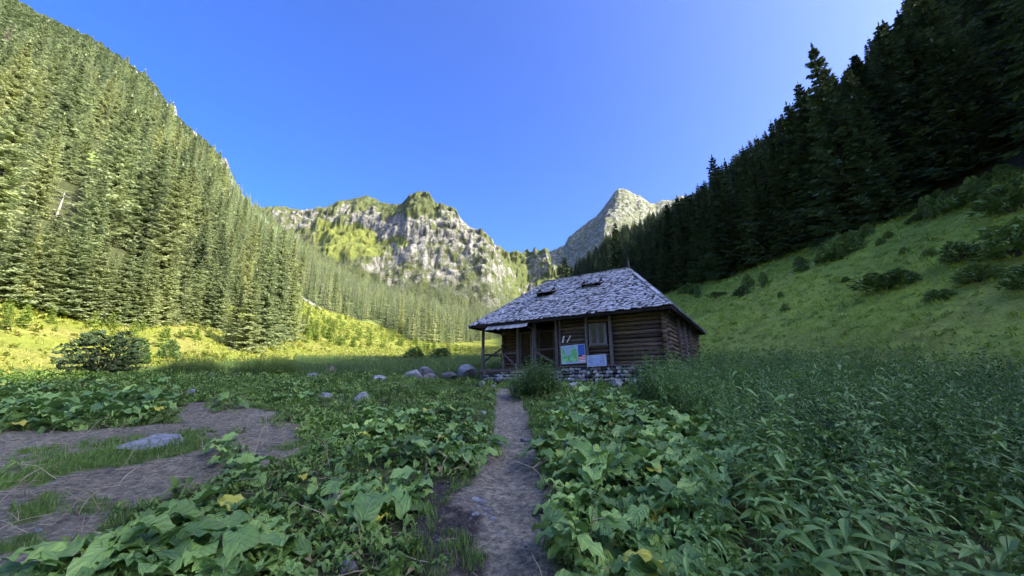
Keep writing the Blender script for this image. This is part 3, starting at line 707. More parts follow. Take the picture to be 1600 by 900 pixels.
tree_at(362, 540, 440, CROWN[1], 'smaller spruce directly left of the foremost sunlit spruce on the meadow', 1.2)
tree_at(404, 540, 398, CROWN[2], 'sunlit spruce directly right of the foremost spruce on the meadow', 1.3)
tree_at(425, 535, 392, CROWN[3], 'sunlit spruce third in the forward clump at the foot of the left forest', 1.2)
tree_at(446, 532, 412, CROWN[4], 'rightmost spruce of the forward clump, beside the young trees', 1.25)
tree_at(335, 512, 400, CROWN[2], 'sunlit spruce behind and left of the forward clump on the meadow', 1.2)
tree_at(200, 505, 385, CROWN[3], 'broad sunlit spruce at the lowest edge of the left forest above the dark shrub', 1.5)
tree_at(222, 508, 400, CROWN[1], 'sunlit spruce just right of the broad spruce above the dark shrub', 1.3)
tree_at(690, 532, 505, CROWN[1], 'small lone spruce on the far sunlit meadow left of the cabin', 1.3)
FOOT = [(4, 466, 300, 1.3), (24, 470, 340, 1.1), (48, 473, 318, 1.3), (70, 480, 350, 1.1), (92, 489, 330, 1.35), (112, 492, 372, 1.1), (132, 498, 355, 1.3), (154, 500, 385, 1.1), (176, 503, 362, 1.25), (252, 506, 392, 1.2), (272, 504, 372, 1.2), (296, 502, 402, 1.1), (316, 505, 390, 1.2)]
for k_, (a_, b_, c_, w_) in enumerate(FOOT): tree_at(a_, b_, c_, CROWN[k_ % 5], 'sunlit spruce of the lowest row where the left forest meets the meadow', w_, 'lowest row of the left forest')
for a_, b_, c_, lab in ((460, 528, 470, 'mid-size young spruce just right of the forward clump'), (470, 522, 486, 'small spruce second to the right of the forward clump'), (458, 508, 440, 'spruce behind the right end of the forward clump'), (478, 512, 484, 'small spruce third to the right of the forward clump')): tree_at(a_, b_, c_, CROWN[a_ % 5], lab, 1.2)
# bleached dead spruces
def dead_tree(px, py, pytop, D, label, lean):
    q = at_depth(px, py, np.float64(D)); z = float(Hm(q[0], q[1])); s = (py - pytop) * D / F
    h = q[2] - z + s; t = thing('dead_spruce', label, 'dead tree', (q[0], q[1], z - .3), (lean, 0, random.uniform(0, 6)))
    obj('trunk', trunk_me('trunk', h, .22, M['dead'], 6), t)
    for k in range(9):
        f = .35 + .6 * k / 9; a = k * 2.4; L = 1.5 * (1 - f) + .5; b = MB()
        b.tube([(0, 0, h * f), (math.cos(a) * L, math.sin(a) * L, h * f + .1), (math.cos(a) * L * 1.4, math.sin(a) * L * 1.4, h * f + .4)], [.035, .022, .01], 4); obj('branch', b.me('branch', M['dead']), t)
dead_tree(78, 372, 285, 47, 'long bleached dead trunk leaning among the spruces near the left edge', .0)
dead_tree(176, 320, 265, 58, 'bleached bare trunk in the left forest right of the long dead one', .0)
for px_, a_, b_, D_, lab in ((150, 165, 138, 120, 'small bleached trunk high in the left forest under the scrub'), (262, 300, 262, 92, 'bleached trunk in the middle of the left forest'), (60, 258, 222, 75, 'grey dead trunk in the left forest above the long leaning one'),
                            (215, 380, 330, 60, 'grey dead trunk rising from the lower left forest'), (330, 372, 345, 105, 'thin pale trunk in the left forest left of the clump'), (20, 330, 290, 50, 'dead trunk closest to the left edge of the picture')):
    dead_tree(px_, a_, b_, D_, lab, .0)
dead_tree(1547, 236, 200, 43, 'pale bare trunk at the edge of the dark right forest', .0)

# mountain woods: sparse on the ledges, thick below
r = np.random.default_rng(33); a, b = Tc.shape
fi = r.integers(2, 171, 42000); fj = r.integers(1, b - 1, 42000); u = r.random(42000)
Xm = Xc[fi, fj] * (1 - u) + Xc[np.maximum(fi - 1, 0), fj] * u; Ym = Yc[fi, fj] * (1 - u) + Yc[fi - 1, fj] * u; Zm = Zc[fi, fj] * (1 - u) + Zc[fi - 1, fj] * u
px, py, d = project(Xm, Ym, Zm)
def near_pts(px, py, pts):
    pts = np.array(pts, float); return np.interp(px, pts[:, 0], pts[:, 1])
edge = near_pts(px, py, [(400, 366), (450, 372), (500, 402), (540, 415), (600, 428), (640, 440), (700, 438), (740, 446), (780, 440), (800, 462), (830, 495), (900, 520)])
nz = fbm(Xm / 30, Ym / 30, 91, 3)
prob = np.where(py > edge + 18 * nz, .75, 0)
for poly, pr in (([(600, 400), (700, 410), (790, 430), (800, 460), (600, 450)], .42), ([(590, 382), (640, 375), (665, 385), (640, 402), (590, 405)], .35), ([(430, 360), (500, 360), (520, 400), (470, 400)], .30), ([(700, 375), (740, 380), (760, 440), (700, 430)], .10),
                 ([(540, 400), (600, 400), (640, 440), (560, 430)], .30), ([(640, 385), (760, 395), (790, 450), (640, 440)], .2)):
    prob = np.where(spoly(px, py, poly) & (nz > -.1), np.maximum(prob, pr), prob)
k = (r.random(len(px)) < prob * .55 * np.clip(d / 700, .4, 1.4)); k &= (px > 395) & (px < 905); n = k.sum()
o = scatter('spruce_forest', FAR, np.stack([Xm[k], Ym[k], Zm[k] - .5], 1), rots(n, r), szs(r.uniform(9, 17, n), r, 1, 1.4), r.integers(0, 3, n))
tag(o, 'distant sunlit conifer forest at the foot of the rocky mountain', 'forest')
print('trees', len(LX), len(RX), n)

# ------------------------------------------------------------------ the log cabin
A0 = math.radians(56.7)
RFc = Vector((6.27, 14.54)); d1 = Vector((-math.sin(A0), math.cos(A0))); d2 = Vector((math.cos(A0), math.sin(A0)))
org = RFc + d1 * .5 + d2 * .8; HZ = 1.55
cabin = thing('log_cabin', 'old dark log cabin on a stone base under a silvery shingle roof', 'cabin', (org.x, org.y, HZ), (0, 0, A0 - math.pi / 2))
cmat = Matrix.Translation((org.x, org.y, HZ)) @ Matrix.Rotation(A0 - math.pi / 2, 4, 'Z')
def cw(x, y, z): return cmat @ Vector((x, y, z))
rc_ = random.Random(5)
def part(name, mb, mat, parent=None, smooth=False, label=None): 
    o = obj(name, mb.me(name, mat, smooth), parent or cabin)
    if label: o['label'] = label
    return o
# foundation: dark rubble core with stones set in it
part('foundation', MB().box(-4.95, .02, .10, 8.1, -.6, .80).box(-9.5, -4.95, .10, 8.1, -.6, .74), M['core'])
def stone_me(seed):
    r = np.random.default_rng(seed); V = []; Fs = []; n, k = 7, 4
    V.append((0, 0, -.5))
    for i in range(1, k):
        ph = math.pi * i / k - math.pi / 2
        for j in range(n):
            th = 2 * math.pi * j / n; q = .5 * r.uniform(.86, 1.12)
            e = .62
            cx = math.copysign(abs(math.cos(th)) ** e, math.cos(th)); sy = math.copysign(abs(math.sin(th)) ** e, math.sin(th))
            V.append((math.cos(ph) ** .7 * cx * q, math.cos(ph) ** .7 * sy * q, math.sin(ph) * q))
    V.append((0, 0, .5)); L = len(V) - 1
    for j in range(n): Fs.append((0, 1 + (j + 1) % n, 1 + j)); Fs.append((L, L - n + j, L - n + (j + 1) % n))
    for i in range(k - 2):
        for j in range(n): a = 1 + i * n + j; b = 1 + i * n + (j + 1) % n; Fs.append((a, b, b + n, a + n))
    return mesh('stone', V, Fs, M['wallstone'], True)
STN = [stone_me(k) for k in range(8)]
def stone_row(xa, xb, fn, z0, z1, rows):
    zz = z0
    for ri in range(rows):
        hrow = (z1 - z0) / rows; u = xa + rc_.uniform(-.1, 0)
        while u < xb:
            w = rc_.uniform(.15, .28) if rc_.random() < .75 else rc_.uniform(.08, .14); hh = hrow * rc_.uniform(.8, 1.3)
            px_, py_, rz = fn(u + w / 2)
            obj('stone', rc_.choice(STN), cabin, (px_, py_, zz + hrow / 2 + rc_.uniform(-.03, .03)), (rc_.uniform(-.2, .2), rc_.uniform(-.5, .5), rz + rc_.uniform(-.2, .2)), (w * 1.0, rc_.uniform(.2, .34), hh * rc_.uniform(.85, 1.1)))
            u += w * .97
        zz += hrow
stone_row(-4.95, .05, lambda u: (u, .08 - .0, 0), .0, .80, 5)
stone_row(-9.55, -5.0, lambda u: (u, .10, 0), .12, .70, 4)
stone_row(.1, 4.2, lambda u: (.03, u, math.pi / 2), .30, .80, 3)
# walls of logs
def logs(p0, p1, z0, n, hh, ext0=0, ext1=0, off=0, mat=None, thick=.2):
    p0 = Vector(p0); p1 = Vector(p1); dr_ = (p1 - p0).normalized()
    for k in range(n):
        zc = z0 + hh * (k + .5) + off; e0 = ext0 * (.7 + .5 * rc_.random()); e1 = ext1 * (.7 + .5 * rc_.random())
        a = p0 - dr_ * e0; b = p1 + dr_ * e1; L = (b - a).length; seg = max(2, int(L / 1.3)); P = []
        for i in range(seg + 1):
            q = a.lerp(b, i / seg); P.append((q.x + rc_.uniform(-.008, .008), q.y + rc_.uniform(-.008, .008), zc + rc_.uniform(-.006, .006)))
        rr_ = [hh * .5 * rc_.uniform(.90, 1.02) for _ in P]
        mb = MB().tube(P, rr_, 8, True, .05)
        for i, v in enumerate(mb.v): mb.v[i] = Vector((v.x, v.y, zc + (v.z - zc) * 1.02))
        part('log', mb, M['log'], None, True)
LH = .183; Z0 = .84; NL = 12; WT = Z0 + NL * LH
part('sill_beam', MB().box(-4.98, .12, -.10, .12, .80, .86, None, .004), M['post'])
logs((-4.9, .06, 0), (-3.42, .06, 0), Z0, NL, LH)
logs((-3.38, .06, 0), (-2.32, .06, 0), Z0, 5, LH); logs((-3.38, .06, 0), (-2.32, .06, 0), Z0 + 10.6 * LH, 2, LH * .9)
logs((-2.22, .06, 0), (0, .06, 0), Z0, NL, LH, 0, .22)
logs((0, 0, 0), (0, 8.1, 0), Z0, NL, LH, .24, .2, off=LH / 2)
logs((-4.9, .1, 0), (-4.9, 1.5, 0), Z0, NL, LH, off=LH / 2)
logs((-9.0, 1.5, 0), (-7.95, 1.5, 0), Z0, NL, LH, .2); logs((-7.2, 1.5, 0), (-6.75, 1.5, 0), Z0, NL, LH); logs((-5.8, 1.5, 0), (-4.9, 1.5, 0), Z0, NL, LH)
logs((-9.0, 1.5, 0), (-9.0, 8.1, 0), Z0, NL, LH, .2, .2, off=LH / 2)
logs((-9.0, 8.1, 0), (0, 8.1, 0), Z0, NL, LH, .2, .2)
part('inner_lining', MB().box(-4.8, -.1, .17, 8.0, .8, WT).box(-8.9, -4.82, 1.62, 8.0, .8, WT), M['core'])
for xx, w in ((-4.93, .15), (-3.40, .10), (-2.27, .13)):
    part('wall_post', MB().box(xx - w / 2, xx + w / 2, -.13, .02, .86, WT + .05, None, .008), M['post'])
part('wall_post', MB().box(-4.78, -4.70, -.10, -.02, .86, WT, None, .008), M['post'])
for yy in (2.3, 3.9, 5.4): part('wall_post', MB().box(.09, .20, yy - .06, yy + .06, .4, WT + .1, None, .008), M['post'])
# window with frame, sashes, glass and curtain
w = part('window', MB().box(-3.26, -2.46, -.02, .10, 1.80, 2.72).box(-3.30, -2.42, .1, .14, 1.7, 2.8), M['core'], label='small two-sash window in the front wall')
fm = MB()
for x0, x1, z0, z1 in ((-3.27, -3.20, 1.76, 2.72), (-2.53, -2.45, 1.76, 2.72), (-3.20, -2.53, 2.65, 2.72)): fm.box(x0, x1, -.10, -.02, z0, z1, None, .004)
part('frame', fm, M['greyframe'], w); part('sill', MB().box(-3.32, -2.40, -.14, -.02, 1.70, 1.76, None, .006), M['post'], w)
for x0, x1 in ((-3.185, -2.875), (-2.855, -2.535)):
    s_ = MB().box(x0, x0 + .05, -.085, -.045, 1.77, 2.64).box(x1 - .06, x1, -.085, -.045, 1.77, 2.64).box(x0 + .05, x1 - .06, -.085, -.045, 1.77, 1.82).box(x0 + .05, x1 - .06, -.085, -.045, 2.59, 2.64)
    part('sash', s_, M['greyframe'], w); part('pane', MB().box(x0 + .05, x1 - .06, -.066, -.060, 1.82, 2.59), M['glass'], w)
    part('curtain', MB().box(x0 + .07, x1 - .08, -.058, -.05, 1.82, 2.59), M['curtain'], w)
# the two doors on the porch
def door(x0, x1, z1, lab):
    d = part('door', MB().box(x0, x1, 1.50, 1.56, .80, z1), M['core'], label=lab); n = 5; wd = (x1 - x0) / n
    for k in range(n): part('plank', MB().box(x0 + k * wd + .008, x0 + (k + 1) * wd - .008, 1.455, 1.50, .84, z1 - .02, None, .003), M['board'], d)
    f_ = MB().box(x0 - .10, x0, 1.40, 1.58, .8, z1 + .1, None, .005).box(x1, x1 + .10, 1.40, 1.58, .8, z1 + .1, None, .005).box(x0, x1, 1.40, 1.58, z1, z1 + .1, None, .005)
    part('frame', f_, M['post'], d); part('handle', MB().tube([(x1 - .1, 1.44, 1.75), (x1 - .1, 1.40, 1.78), (x1 - .1, 1.40, 1.9), (x1 - .1, 1.44, 1.93)], .012, 5), M['greyframe'], d)
door(-7.85, -7.3, 2.75, 'narrow plank door on the left half of the porch'); door(-6.65, -5.9, 2.75, 'plank door beside the room with the window')
# porch: deck planks, beam, posts, rails
k = 0; u = -9.55
while u < -4.98:
    wd = rc_.uniform(.16, .24); part('deck_plank', MB().box(u, min(u + wd - .012, -4.98), -.02, 1.4, .745, .80, None, .004), M['post']); u += wd
part('porch_beam', MB().box(-9.65, -4.98, -.13, -.03, .66, .80, None, .008), M['post'])
def post(x, y, z0, z1, r, lean=0): part('porch_post', MB().tube([(x, y, z0), (x + lean * .5, y, (z0 + z1) / 2), (x + lean, y, z1)], [r * 1.1, r, r * .95], 7, True, .12), M['post'])
post(-9.42, .02, .0, 3.02, .085); post(-9.40, -.02, .8, 1.9, .06, .05); post(-7.20, .02, .8, 3.0, .075, .02); post(-6.16, .0, .8, 3.0, .09); post(-6.33, -.04, .8, 3.0, .05, .1); post(-9.25, 3.0, 0, 3.0, .07)
part('brace', MB().bar((-6.16, 0, 2.65), (-6.8, .1, 3.0), .07, .07), M['post']); part('brace', MB().bar((-9.25, 3.0, 1.9), (-9.25, 1.7, 2.9), .08, .08), M['post'])
part('brace', MB().bar((-9.38, .05, 1.2), (-9.25, 2.9, 2.7), .07, .07), M['post'])
part('rail', MB().tube([(-9.45, -.02, 1.60), (-8.8, .0, 1.57), (-8.0, 0, 1.56)], [.045, .04, .045], 6, True, .1), M['post']); part('rail', MB().tube([(-8.0, .02, 1.58), (-7.2, .02, 1.60)], .035, 6, True, .1), M['post'])
part('rail', MB().tube([(-6.16, 0, 1.66), (-4.98, 0, 1.70)], .04, 6, True, .1), M['post'])
part('rail_post', MB().box(-8.12, -7.97, -.05, .05, .80, 1.60, None, .01), M['post'])
part('rail_brace', MB().bar((-8.02, -.03, 1.56), (-7.15, -.03, .86), .05, .09), M['post']); part('rail_brace', MB().bar((-6.10, -.05, 1.60), (-4.95, -.05, .92), .05, .10), M['post'])
part('rail', MB().tube([(-9.42, .05, 1.58), (-9.3, 2.9, 1.6)], .04, 6, True, .1), M['post'])
# steps: two stringers and loose treads
for xx in (-7.35, -6.62): part('stringer', MB().bar((xx, 0.0, .74), (xx - .1, -1.12, -.05), .07, .10), M['post'])
for k in range(5): part('tread', MB().box(-7.42, -6.6, -.30 - k * .20, -.08 - k * .20, .60 - k * .145, .64 - k * .145, None, .012), M['dead'])
# plates and rafters under the eaves
part('wall_plate', MB().box(-9.75, .30, -.14, .08, WT - .01, WT + .17, None, .01), M['log']); part('wall_plate', MB().box(.0, .2, .08, 8.3, WT + .10, WT + .28, None, .01), M['log'])
part('wall_plate', MB().box(-9.5, -9.3, .08, 8.3, WT - .01, WT + .17, None, .01), M['log']); part('ceiling', MB().box(-9.6, .1, .0, 8.2, WT + .2, WT + .24), M['soffit'])
# roof: hipped, with a slight sag; shingles are laid on four faces
E0 = 3.06; RZ0 = 6.33
ex0, ex1, ey0, ey1 = -9.79, .50, -.80, 8.98; ymid = (ey0 + ey1) / 2; rx0, rx1 = -7.53, -2.41
cor = dict(RF=(ex1, ey0, E0), LF=(ex0, ey0, E0), RB=(ex1, ey1, E0), LB=(ex0, ey1, E0), RR=(rx1, ymid, RZ0), RL=(rx0, ymid, RZ0))
V = []; 
keys = ['LF', 'RF', 'RB', 'LB', 'RL', 'RR']
for dz in (0, -.10):
    for kk in keys: q = cor[kk]; V.append((q[0], q[1], q[2] + dz - .03))
FR = [(0, 1, 5, 4), (1, 2, 5), (2, 3, 4, 5), (3, 0, 4)]
Fr = FR + [tuple(i + 6 for i in f_[::-1]) for f_ in FR] + [(0, 6, 7, 1), (1, 7, 8, 2), (2, 8, 9, 3), (3, 9, 6, 0)]
roof = obj('roof', mesh('roof', V, Fr, M['soffit']), cabin)
def shingle_face(A, B, C, D, rows, seed, holes=()):
    """A-B eave, D-C ridge (C may equal D); returns quads of shingles as boxes in local space"""
    r = random.Random(seed); A, B, C, D = map(Vector, (A, B, C, D)); n = (B - A).cross(D - A).normalized(); eave = (B - A).normalized(); up = n.cross(eave).normalized()
    out = []; Hh = (D - A).dot(up)
    for i in range(rows + 1):
        v = i / rows; h0 = Hh * v - .05
        xl = (D - A).dot(eave) * v; xr = (B - A).dot(eave) + ((C - A).dot(eave) - (B - A).dot(eave)) * v
        u = xl - r.uniform(0, .1) - .04
        while u < xr + .03:
            w_ = r.uniform(.08, .15); 
            if r.random() < .94 and not any(a < u + w_ / 2 < b and c < h0 + .12 < d_ for a, b, c, d_ in holes):
                e = Hh / rows; ln = e * r.uniform(1.75, 2.15); dh = r.uniform(-.06, .05); lift = r.uniform(.0, .045); sk = r.uniform(-.02, .02)
                uu = u + w_ - .008
                sag = -.05 * math.sin(math.pi * v) * math.sin(u * .9)
                ln = min(ln, Hh * 1.005 - h0 - dh); vt = min(1, (h0 + dh + ln) / Hh); xlt = (D - A).dot(eave) * vt; xrt = (B - A).dot(eave) + ((C - A).dot(eave) - (B - A).dot(eave)) * vt
                cl = lambda q, up_: min(max(q, (xlt if up_ else xl) - .02), (xrt if up_ else xr) + .02)
                if ln < .05: u += w_; continue
                pts = []
                for (a_, h_, o_) in ((cl(u, 0), h0 + dh, .045 + lift), (cl(uu, 0), h0 + dh + r.uniform(-.015, .015), .045 + lift), (cl(uu + sk, 1) + .001, h0 + dh + ln, .004), (cl(u + sk, 1), h0 + dh + ln, .004)):
                    for th in (0, -.022): pts.append(A + eave * a_ + up * h_ + n * (o_ + th + sag))
                out.append((pts, r.betavariate(3.2, 3.0) if r.random() > .13 else r.uniform(0, .16), (A + eave * u + up * h0)))
            u += w_
    return out
S = shingle_face(cor['LF'], cor['RF'], cor['RR'], cor['RL'], 25, 1)
S2 = shingle_face(cor['RF'], cor['RB'], cor['RR'], cor['RR'], 25, 2); S3 = shingle_face(cor['LB'], cor['LF'], cor['RL'], cor['RL'], 25, 3); S4 = shingle_face(cor['RB'], cor['LB'], cor['RL'], cor['RR'], 25, 4)
SF = [(0, 2, 4, 6), (7, 5, 3, 1), (0, 1, 3, 2), (2, 3, 5, 4), (4, 5, 7, 6), (6, 7, 1, 0)]
S.sort(key=lambda e: (cw(*e[2]) - Vector((0, 0, EYE))).length)
for pts, t_, c_ in S[:290]:
    c0 = sum(pts, Vector()) / 8; me = mesh('shingle', [p_ - c0 for p_ in pts], SF, M['shingle'], False, dict(tone=np.full(8, t_))); obj('shingle', me, roof, c0)
def join_shingles(L):
    V = []; Fs = []; T_ = []
    for pts, t_, c_ in L:
        b = len(V); V += pts; Fs += [tuple(i + b for i in f_) for f_ in SF]; T_ += [t_] * 8
    return mesh('shingle_cover', V, Fs, M['shingle'], False, dict(tone=np.array(T_)))
tag(obj('shingle_cover', join_shingles(S[290:] + S2 + S3 + S4), roof), kind='stuff')
# ridge and hip caps
def cap(a, b, nm):
    a = Vector(a); b = Vector(b); L = (b - a).length; n = int(L / .16); out = []
    for k in range(n):
        p0 = a.lerp(b, k / n); p1 = a.lerp(b, min(1, (k + 1.5) / n)); t_ = rc_.random(); mb = MB().bar(p0 + Vector((0, 0, .035 + .012 * rc_.random())), p1 + Vector((0, 0, .02)), .16, .018); out.append((mb.v, t_, p0))
    o = obj(nm, mesh(nm, [v for e in out for v in e[0]], [tuple(i + 8 * k for i in f_) for k in range(len(out)) for f_ in MB().box(0, 1, 0, 1, 0, 1).f], M['shingle'], False, dict(tone=np.repeat([e[1] for e in out], 8))), roof)
    tag(o, kind='stuff')
cap(cor['RL'], cor['RR'], 'ridge_cap'); cap(cor['RF'], cor['RR'], 'hip_cap'); cap(cor['LF'], cor['RL'], 'hip_cap')
part('finial', MB().tube([(rx1 + .02, ymid, RZ0 - .05), (rx1 + .02, ymid, RZ0 + .35), (rx1, ymid, RZ0 + .62)], [.07, .04, .012], 6), M['post'], roof)
# smoke vents: a dark slot under a lifted flap of shingles
nrm = (Vector(cor['RF']) - Vector(cor['LF'])).cross(Vector(cor['RL']) - Vector(cor['LF'])).normalized(); upv = nrm.cross(Vector((1, 0, 0))).normalized()
def roofpt(px, py):
    P0 = cmat @ Vector(cor['RF']); nn_ = (cmat.to_3x3() @ nrm); q = Vector(ray(px, py)); t_ = (P0 - Vector((0, 0, EYE))).dot(nn_) / q.dot(nn_); return cmat.inverted() @ (Vector((0, 0, EYE)) + q * t_)
for (px_, py_, wd, lab) in ((852, 463, .95, 'left smoke vent with a lifted shingle flap'), (924, 450, 1.0, 'right smoke vent with a lifted shingle flap')):
    c0 = roofpt(px_, py_)
    mt = Matrix.Translation(c0) @ Matrix([[1, 0, 0], [0, upv.y, nrm.y], [0, upv.z, nrm.z]]).to_4x4()   # local x, up-slope, normal
    v = part('smoke_vent', MB().box(-wd / 2, wd / 2, -.05, .55, .02, .07, mt).box(-wd / 2, -wd / 2 + .05, -.02, .5, .05, .30, mt).box(wd / 2 - .05, wd / 2, -.02, .5, .05, .30, mt), M['soffit'], roof)
    for k in range(8):
        x0 = -wd / 2 - .12 + k * (wd + .24) / 8
        mb = MB(); a = Vector((x0, -.16 + rc_.uniform(-.05, .03), .33)); b = Vector((x0, .72, .07))
        for th in (0, -.025):
            for (xx, q) in ((0, a), ((wd + .24) / 8 - .01, a), ((wd + .24) / 8 - .01, b), (0, b)): mb.v.append(mt @ Vector((q.x + xx, q.y, q.z + th)))
        mb.f = [(0, 1, 2, 3), (7, 6, 5, 4), (0, 4, 5, 1), (1, 5, 6, 2), (2, 6, 7, 3), (3, 7, 4, 0)]
        obj('flap_shingle', mesh('flap_shingle', mb.v, mb.f, M['shingle'], False, dict(tone=np.full(8, rc_.uniform(.0, .35)))), roof)
    part('vent_stick', MB().tube([mt @ Vector((-.1, -.03, .0)), mt @ Vector((-.1, -.06, .33))], .025, 5), M['post'], roof)
# strip of long new shingles hanging below the eave over the porch
for k in range(13):
    x0 = -8.55 + k * .19; q = rc_.uniform(-.03, .03); mb = MB()
    for th in (0, -.025):
        for a_, b_, c_ in ((x0, -.98 + q, 2.74 + q), (x0 + .18, -.98 + q, 2.74 + q), (x0 + .18, -.55, 3.12), (x0, -.55, 3.12)): mb.v.append(Vector((a_, b_, c_ + th)))
    mb.f = [(0, 1, 2, 3), (7, 6, 5, 4), (0, 4, 5, 1), (1, 5, 6, 2), (2, 6, 7, 3), (3, 7, 4, 0)]
    obj('eave_shingle', mesh('eave_shingle', mb.v, mb.f, M['shingle'], False, dict(tone=np.full(8, rc_.uniform(.25, .6)))), roof)

# boards fixed to the cabin front
def printed(nm, x0, x1, z0, z1, y, fn, nx_, nz_, label, tiltz=0, border=(.10, .11, .12)):
    t = thing(nm, label, 'board', cw(x0, y, z0), (0, 0, A0 - math.pi / 2)); wd, ht = x1 - x0, z1 - z0
    t.rotation_euler.rotate_axis('Y', tiltz)
    obj('backing', MB().box(-.02, wd + .02, .006, .03, -.02, ht + .02).me('backing', simple(nm + '_back', border, border, 5, None, 0)), t)
    V = []; Fs = []; K = []
    for j in range(nz_ + 1):
        for i in range(nx_ + 1): V.append((wd * i / nx_, 0, ht * j / nz_))
    for j in range(nz_):
        for i in range(nx_): a = j * (nx_ + 1) + i; Fs.append((a, a + 1, a + nx_ + 2, a + nx_ + 1)); K.append(fn((i + .5) / nx_, (j + .5) / nz_))
    obj('print', mesh('print', V, Fs, M['print'], False, dict(ink=np.array(K))), t); return t
def map_ink(u, v):
    if u < .015 or u > .985 or v < .02 or v > .98: return (.42, .52, .66)
    if u < .70:
        if v < .10: return (.16, .24, .55) if .06 < v < .09 and .22 < u < .66 else (.46, .58, .74)
        x, y = u / .70, (v - .10) / .90
        cr = abs(math.sin(x * 21 + 2.2 * math.sin(y * 6) + 1.5 * math.sin(x * 7 + y * 4))); n = float(fbm(np.array(x * 7.), np.array(y * 7.), 77, 4)); g_ = (y < .62 + .22 * math.sin(x * 9 + 1) + .5 * n) and .07 < x < .96
        if g_: return (.52, .78, .58) if cr < .16 else ((.12, .50, .16) if n > -.04 else (.28, .70, .30))
        return (.50, .62, .78) if n > .05 else (.34, .50, .66)
    if u < .715: return (.45, .55, .72)
    x, y = (u - .715) / .27, v
    if y > .42: return (.025, .06, .28) if (int(y * 46) % 3 == 0 and .12 < x < .82 and float(_hash(np.array(int(x * 11)), np.array(int(y * 46)), 4)) > .35) else (.05, .14, .52)
    if y > .36 and x < .55: return (.02, .03, .10)
    if y > .12: return (.78, .80, .84) if int((y - .12) * 26) % 2 == 0 and .08 < x < .94 else (.70, .05, .07)
    return (.62, .52, .60)
printed('map_board', -4.66, -3.44, .93, 1.78, -.16, map_ink, 108, 76, 'large tourist map board, green and blue with red stripes, on the cabin front', -.035, (.02, .03, .04))
def info_ink(u, v):
    if u < .02 or u > .98 or v < .03 or v > .97: return (.60, .68, .78)
    h_ = float(_hash(np.array(int(u * 30)), np.array(int(v * 24)), 8))
    if v > .84: return (.06, .08, .22) if (.05 < u < .30 or .70 < u < .94) and .87 < v < .92 and h_ > .25 else (.42, .55, .80)
    if .36 < u < .62 and .40 < v < .72: return (.26, .38, .66) if abs(math.sin(u * 40) * math.sin(v * 30)) > .4 else (.40, .54, .80)
    if (.05 < u < .33 or .66 < u < .94) and int(v * 24) % 2 == 0 and h_ > .28: return (.14, .19, .42)
    if .48 < u < .60 and .08 < v < .2 and h_ > .5: return (.05, .07, .2)
    if .36 < u < .62 and int(v * 24) % 3 == 0 and v < .36: return (.2, .28, .52)
    return (.42, .54, .82)
printed('information_board', -3.38, -2.50, .80, 1.27, -.18, info_ink, 88, 48, 'white-blue printed information board below the cabin window', -.035, (.35, .38, .42))
for x0, x1, lab, w_ in ((-4.60, -4.53, 'upright white slat above the map board, the left of the two', .075), (-4.38, -4.18, 'slanting white slat above the map board, the right of the two', .055)):
    p0 = Vector((x0, -.10, 1.93)); p1 = Vector((x1, -.09, 2.25)); mb = MB().bar((0, 0, 0), p1 - p0, .02, w_)
    o = obj('white_slat', mb.me('white_slat', M['white']), None, cw(*p0), (0, 0, A0 - math.pi / 2)); tag(o, lab, 'slat')

# ------------------------------------------------------------------ field stones, each at its own place
def boulder_me(name, seed, mat, flat=1.0, sub=3, rough=.25):
    import bmesh
    bm = bmesh.new(); bmesh.ops.create_icosphere(bm, subdivisions=sub, radius=.5); r = np.random.default_rng(seed)
    planes = [(Vector(r.normal(0, 1, 3)).normalized(), r.uniform(.28, .44)) for _ in range(11)]
    for v in bm.verts:
        c = v.co.copy()
        for n_, d_ in planes:
            e = c.dot(n_) - d_
            if e > 0: c -= n_ * e * .92
        k = 1 + rough * (float(fbm(np.array(c.x * 5 + seed), np.array(c.y * 5 + c.z * 4), seed, 4))); v.co = Vector((c.x * k, c.y * k, c.z * k * flat))
    me = bpy.data.meshes.new(name); bm.to_mesh(me); bm.free(); me.materials.append(mat); return me
BLD = [boulder_me('stone', 400 + k, M['rock']) for k in range(6)]
BBR = [boulder_me('stone', 420 + k, M['brownrock']) for k in range(2)]
def rock_at(px, py, wpx, hpx, label, me=None, sink=.3, group=None, deep=1.0, cat='rock'):
    """py is the foot of the stone"""
    x, y, z = ground(px, py); d = float(project(np.float64(x), np.float64(y), np.float64(z))[2]); w = wpx * d / F * 1.15; h = hpx * d / F * 1.3
    o = obj('stone' if wpx < 40 else 'boulder', me or random.choice(BLD), None, (x, y + w * .3 * deep, z + h * (.5 - sink)), (random.uniform(-.15, .15), random.uniform(-.1, .1), random.uniform(0, 6.3)), (w, w * deep, max(h, .03) * 1.25))
    return tag(o, label, cat, group)
_o = rock_at(212, 704, 80, 9, 'large flat pale blue-grey slab lying in turf on the bare soil', BLD[4], .0, None, .95); _o.rotation_euler = (.20, .02, .3)
rock_at(292, 622, 17, 13, 'small whitish stone standing at the top edge of the bare soil')
rock_at(282, 624, 11, 7, 'tiny pale stone touching the small whitish stone on its left')
rock_at(516, 800, 36, 30, 'rounded brown-grey boulder among dock leaves left of the path', BBR[0], .3, None, 1)
rock_at(541, 898, 26, 22, 'pale lilac-grey stone in the grass at the bottom edge of the picture')
rock_at(485, 592, 22, 9, 'low bluish stone left of the flat stones, below the right shrub mound')
rock_at(508, 622, 20, 8, 'low grey stone in the weeds just left of the blue one')
rock_at(561, 627, 20, 14, 'blunt blue-grey stone in the weeds between yard and bare soil')
rock_at(588, 596, 28, 10, 'low pale stone left of the stone group in front of the cabin yard')
rock_at(643, 591, 26, 13, 'leaning grey stone, leftmost of the group by the yard')
rock_at(663, 587, 26, 14, 'pale domed stone at the back of the group by the yard')
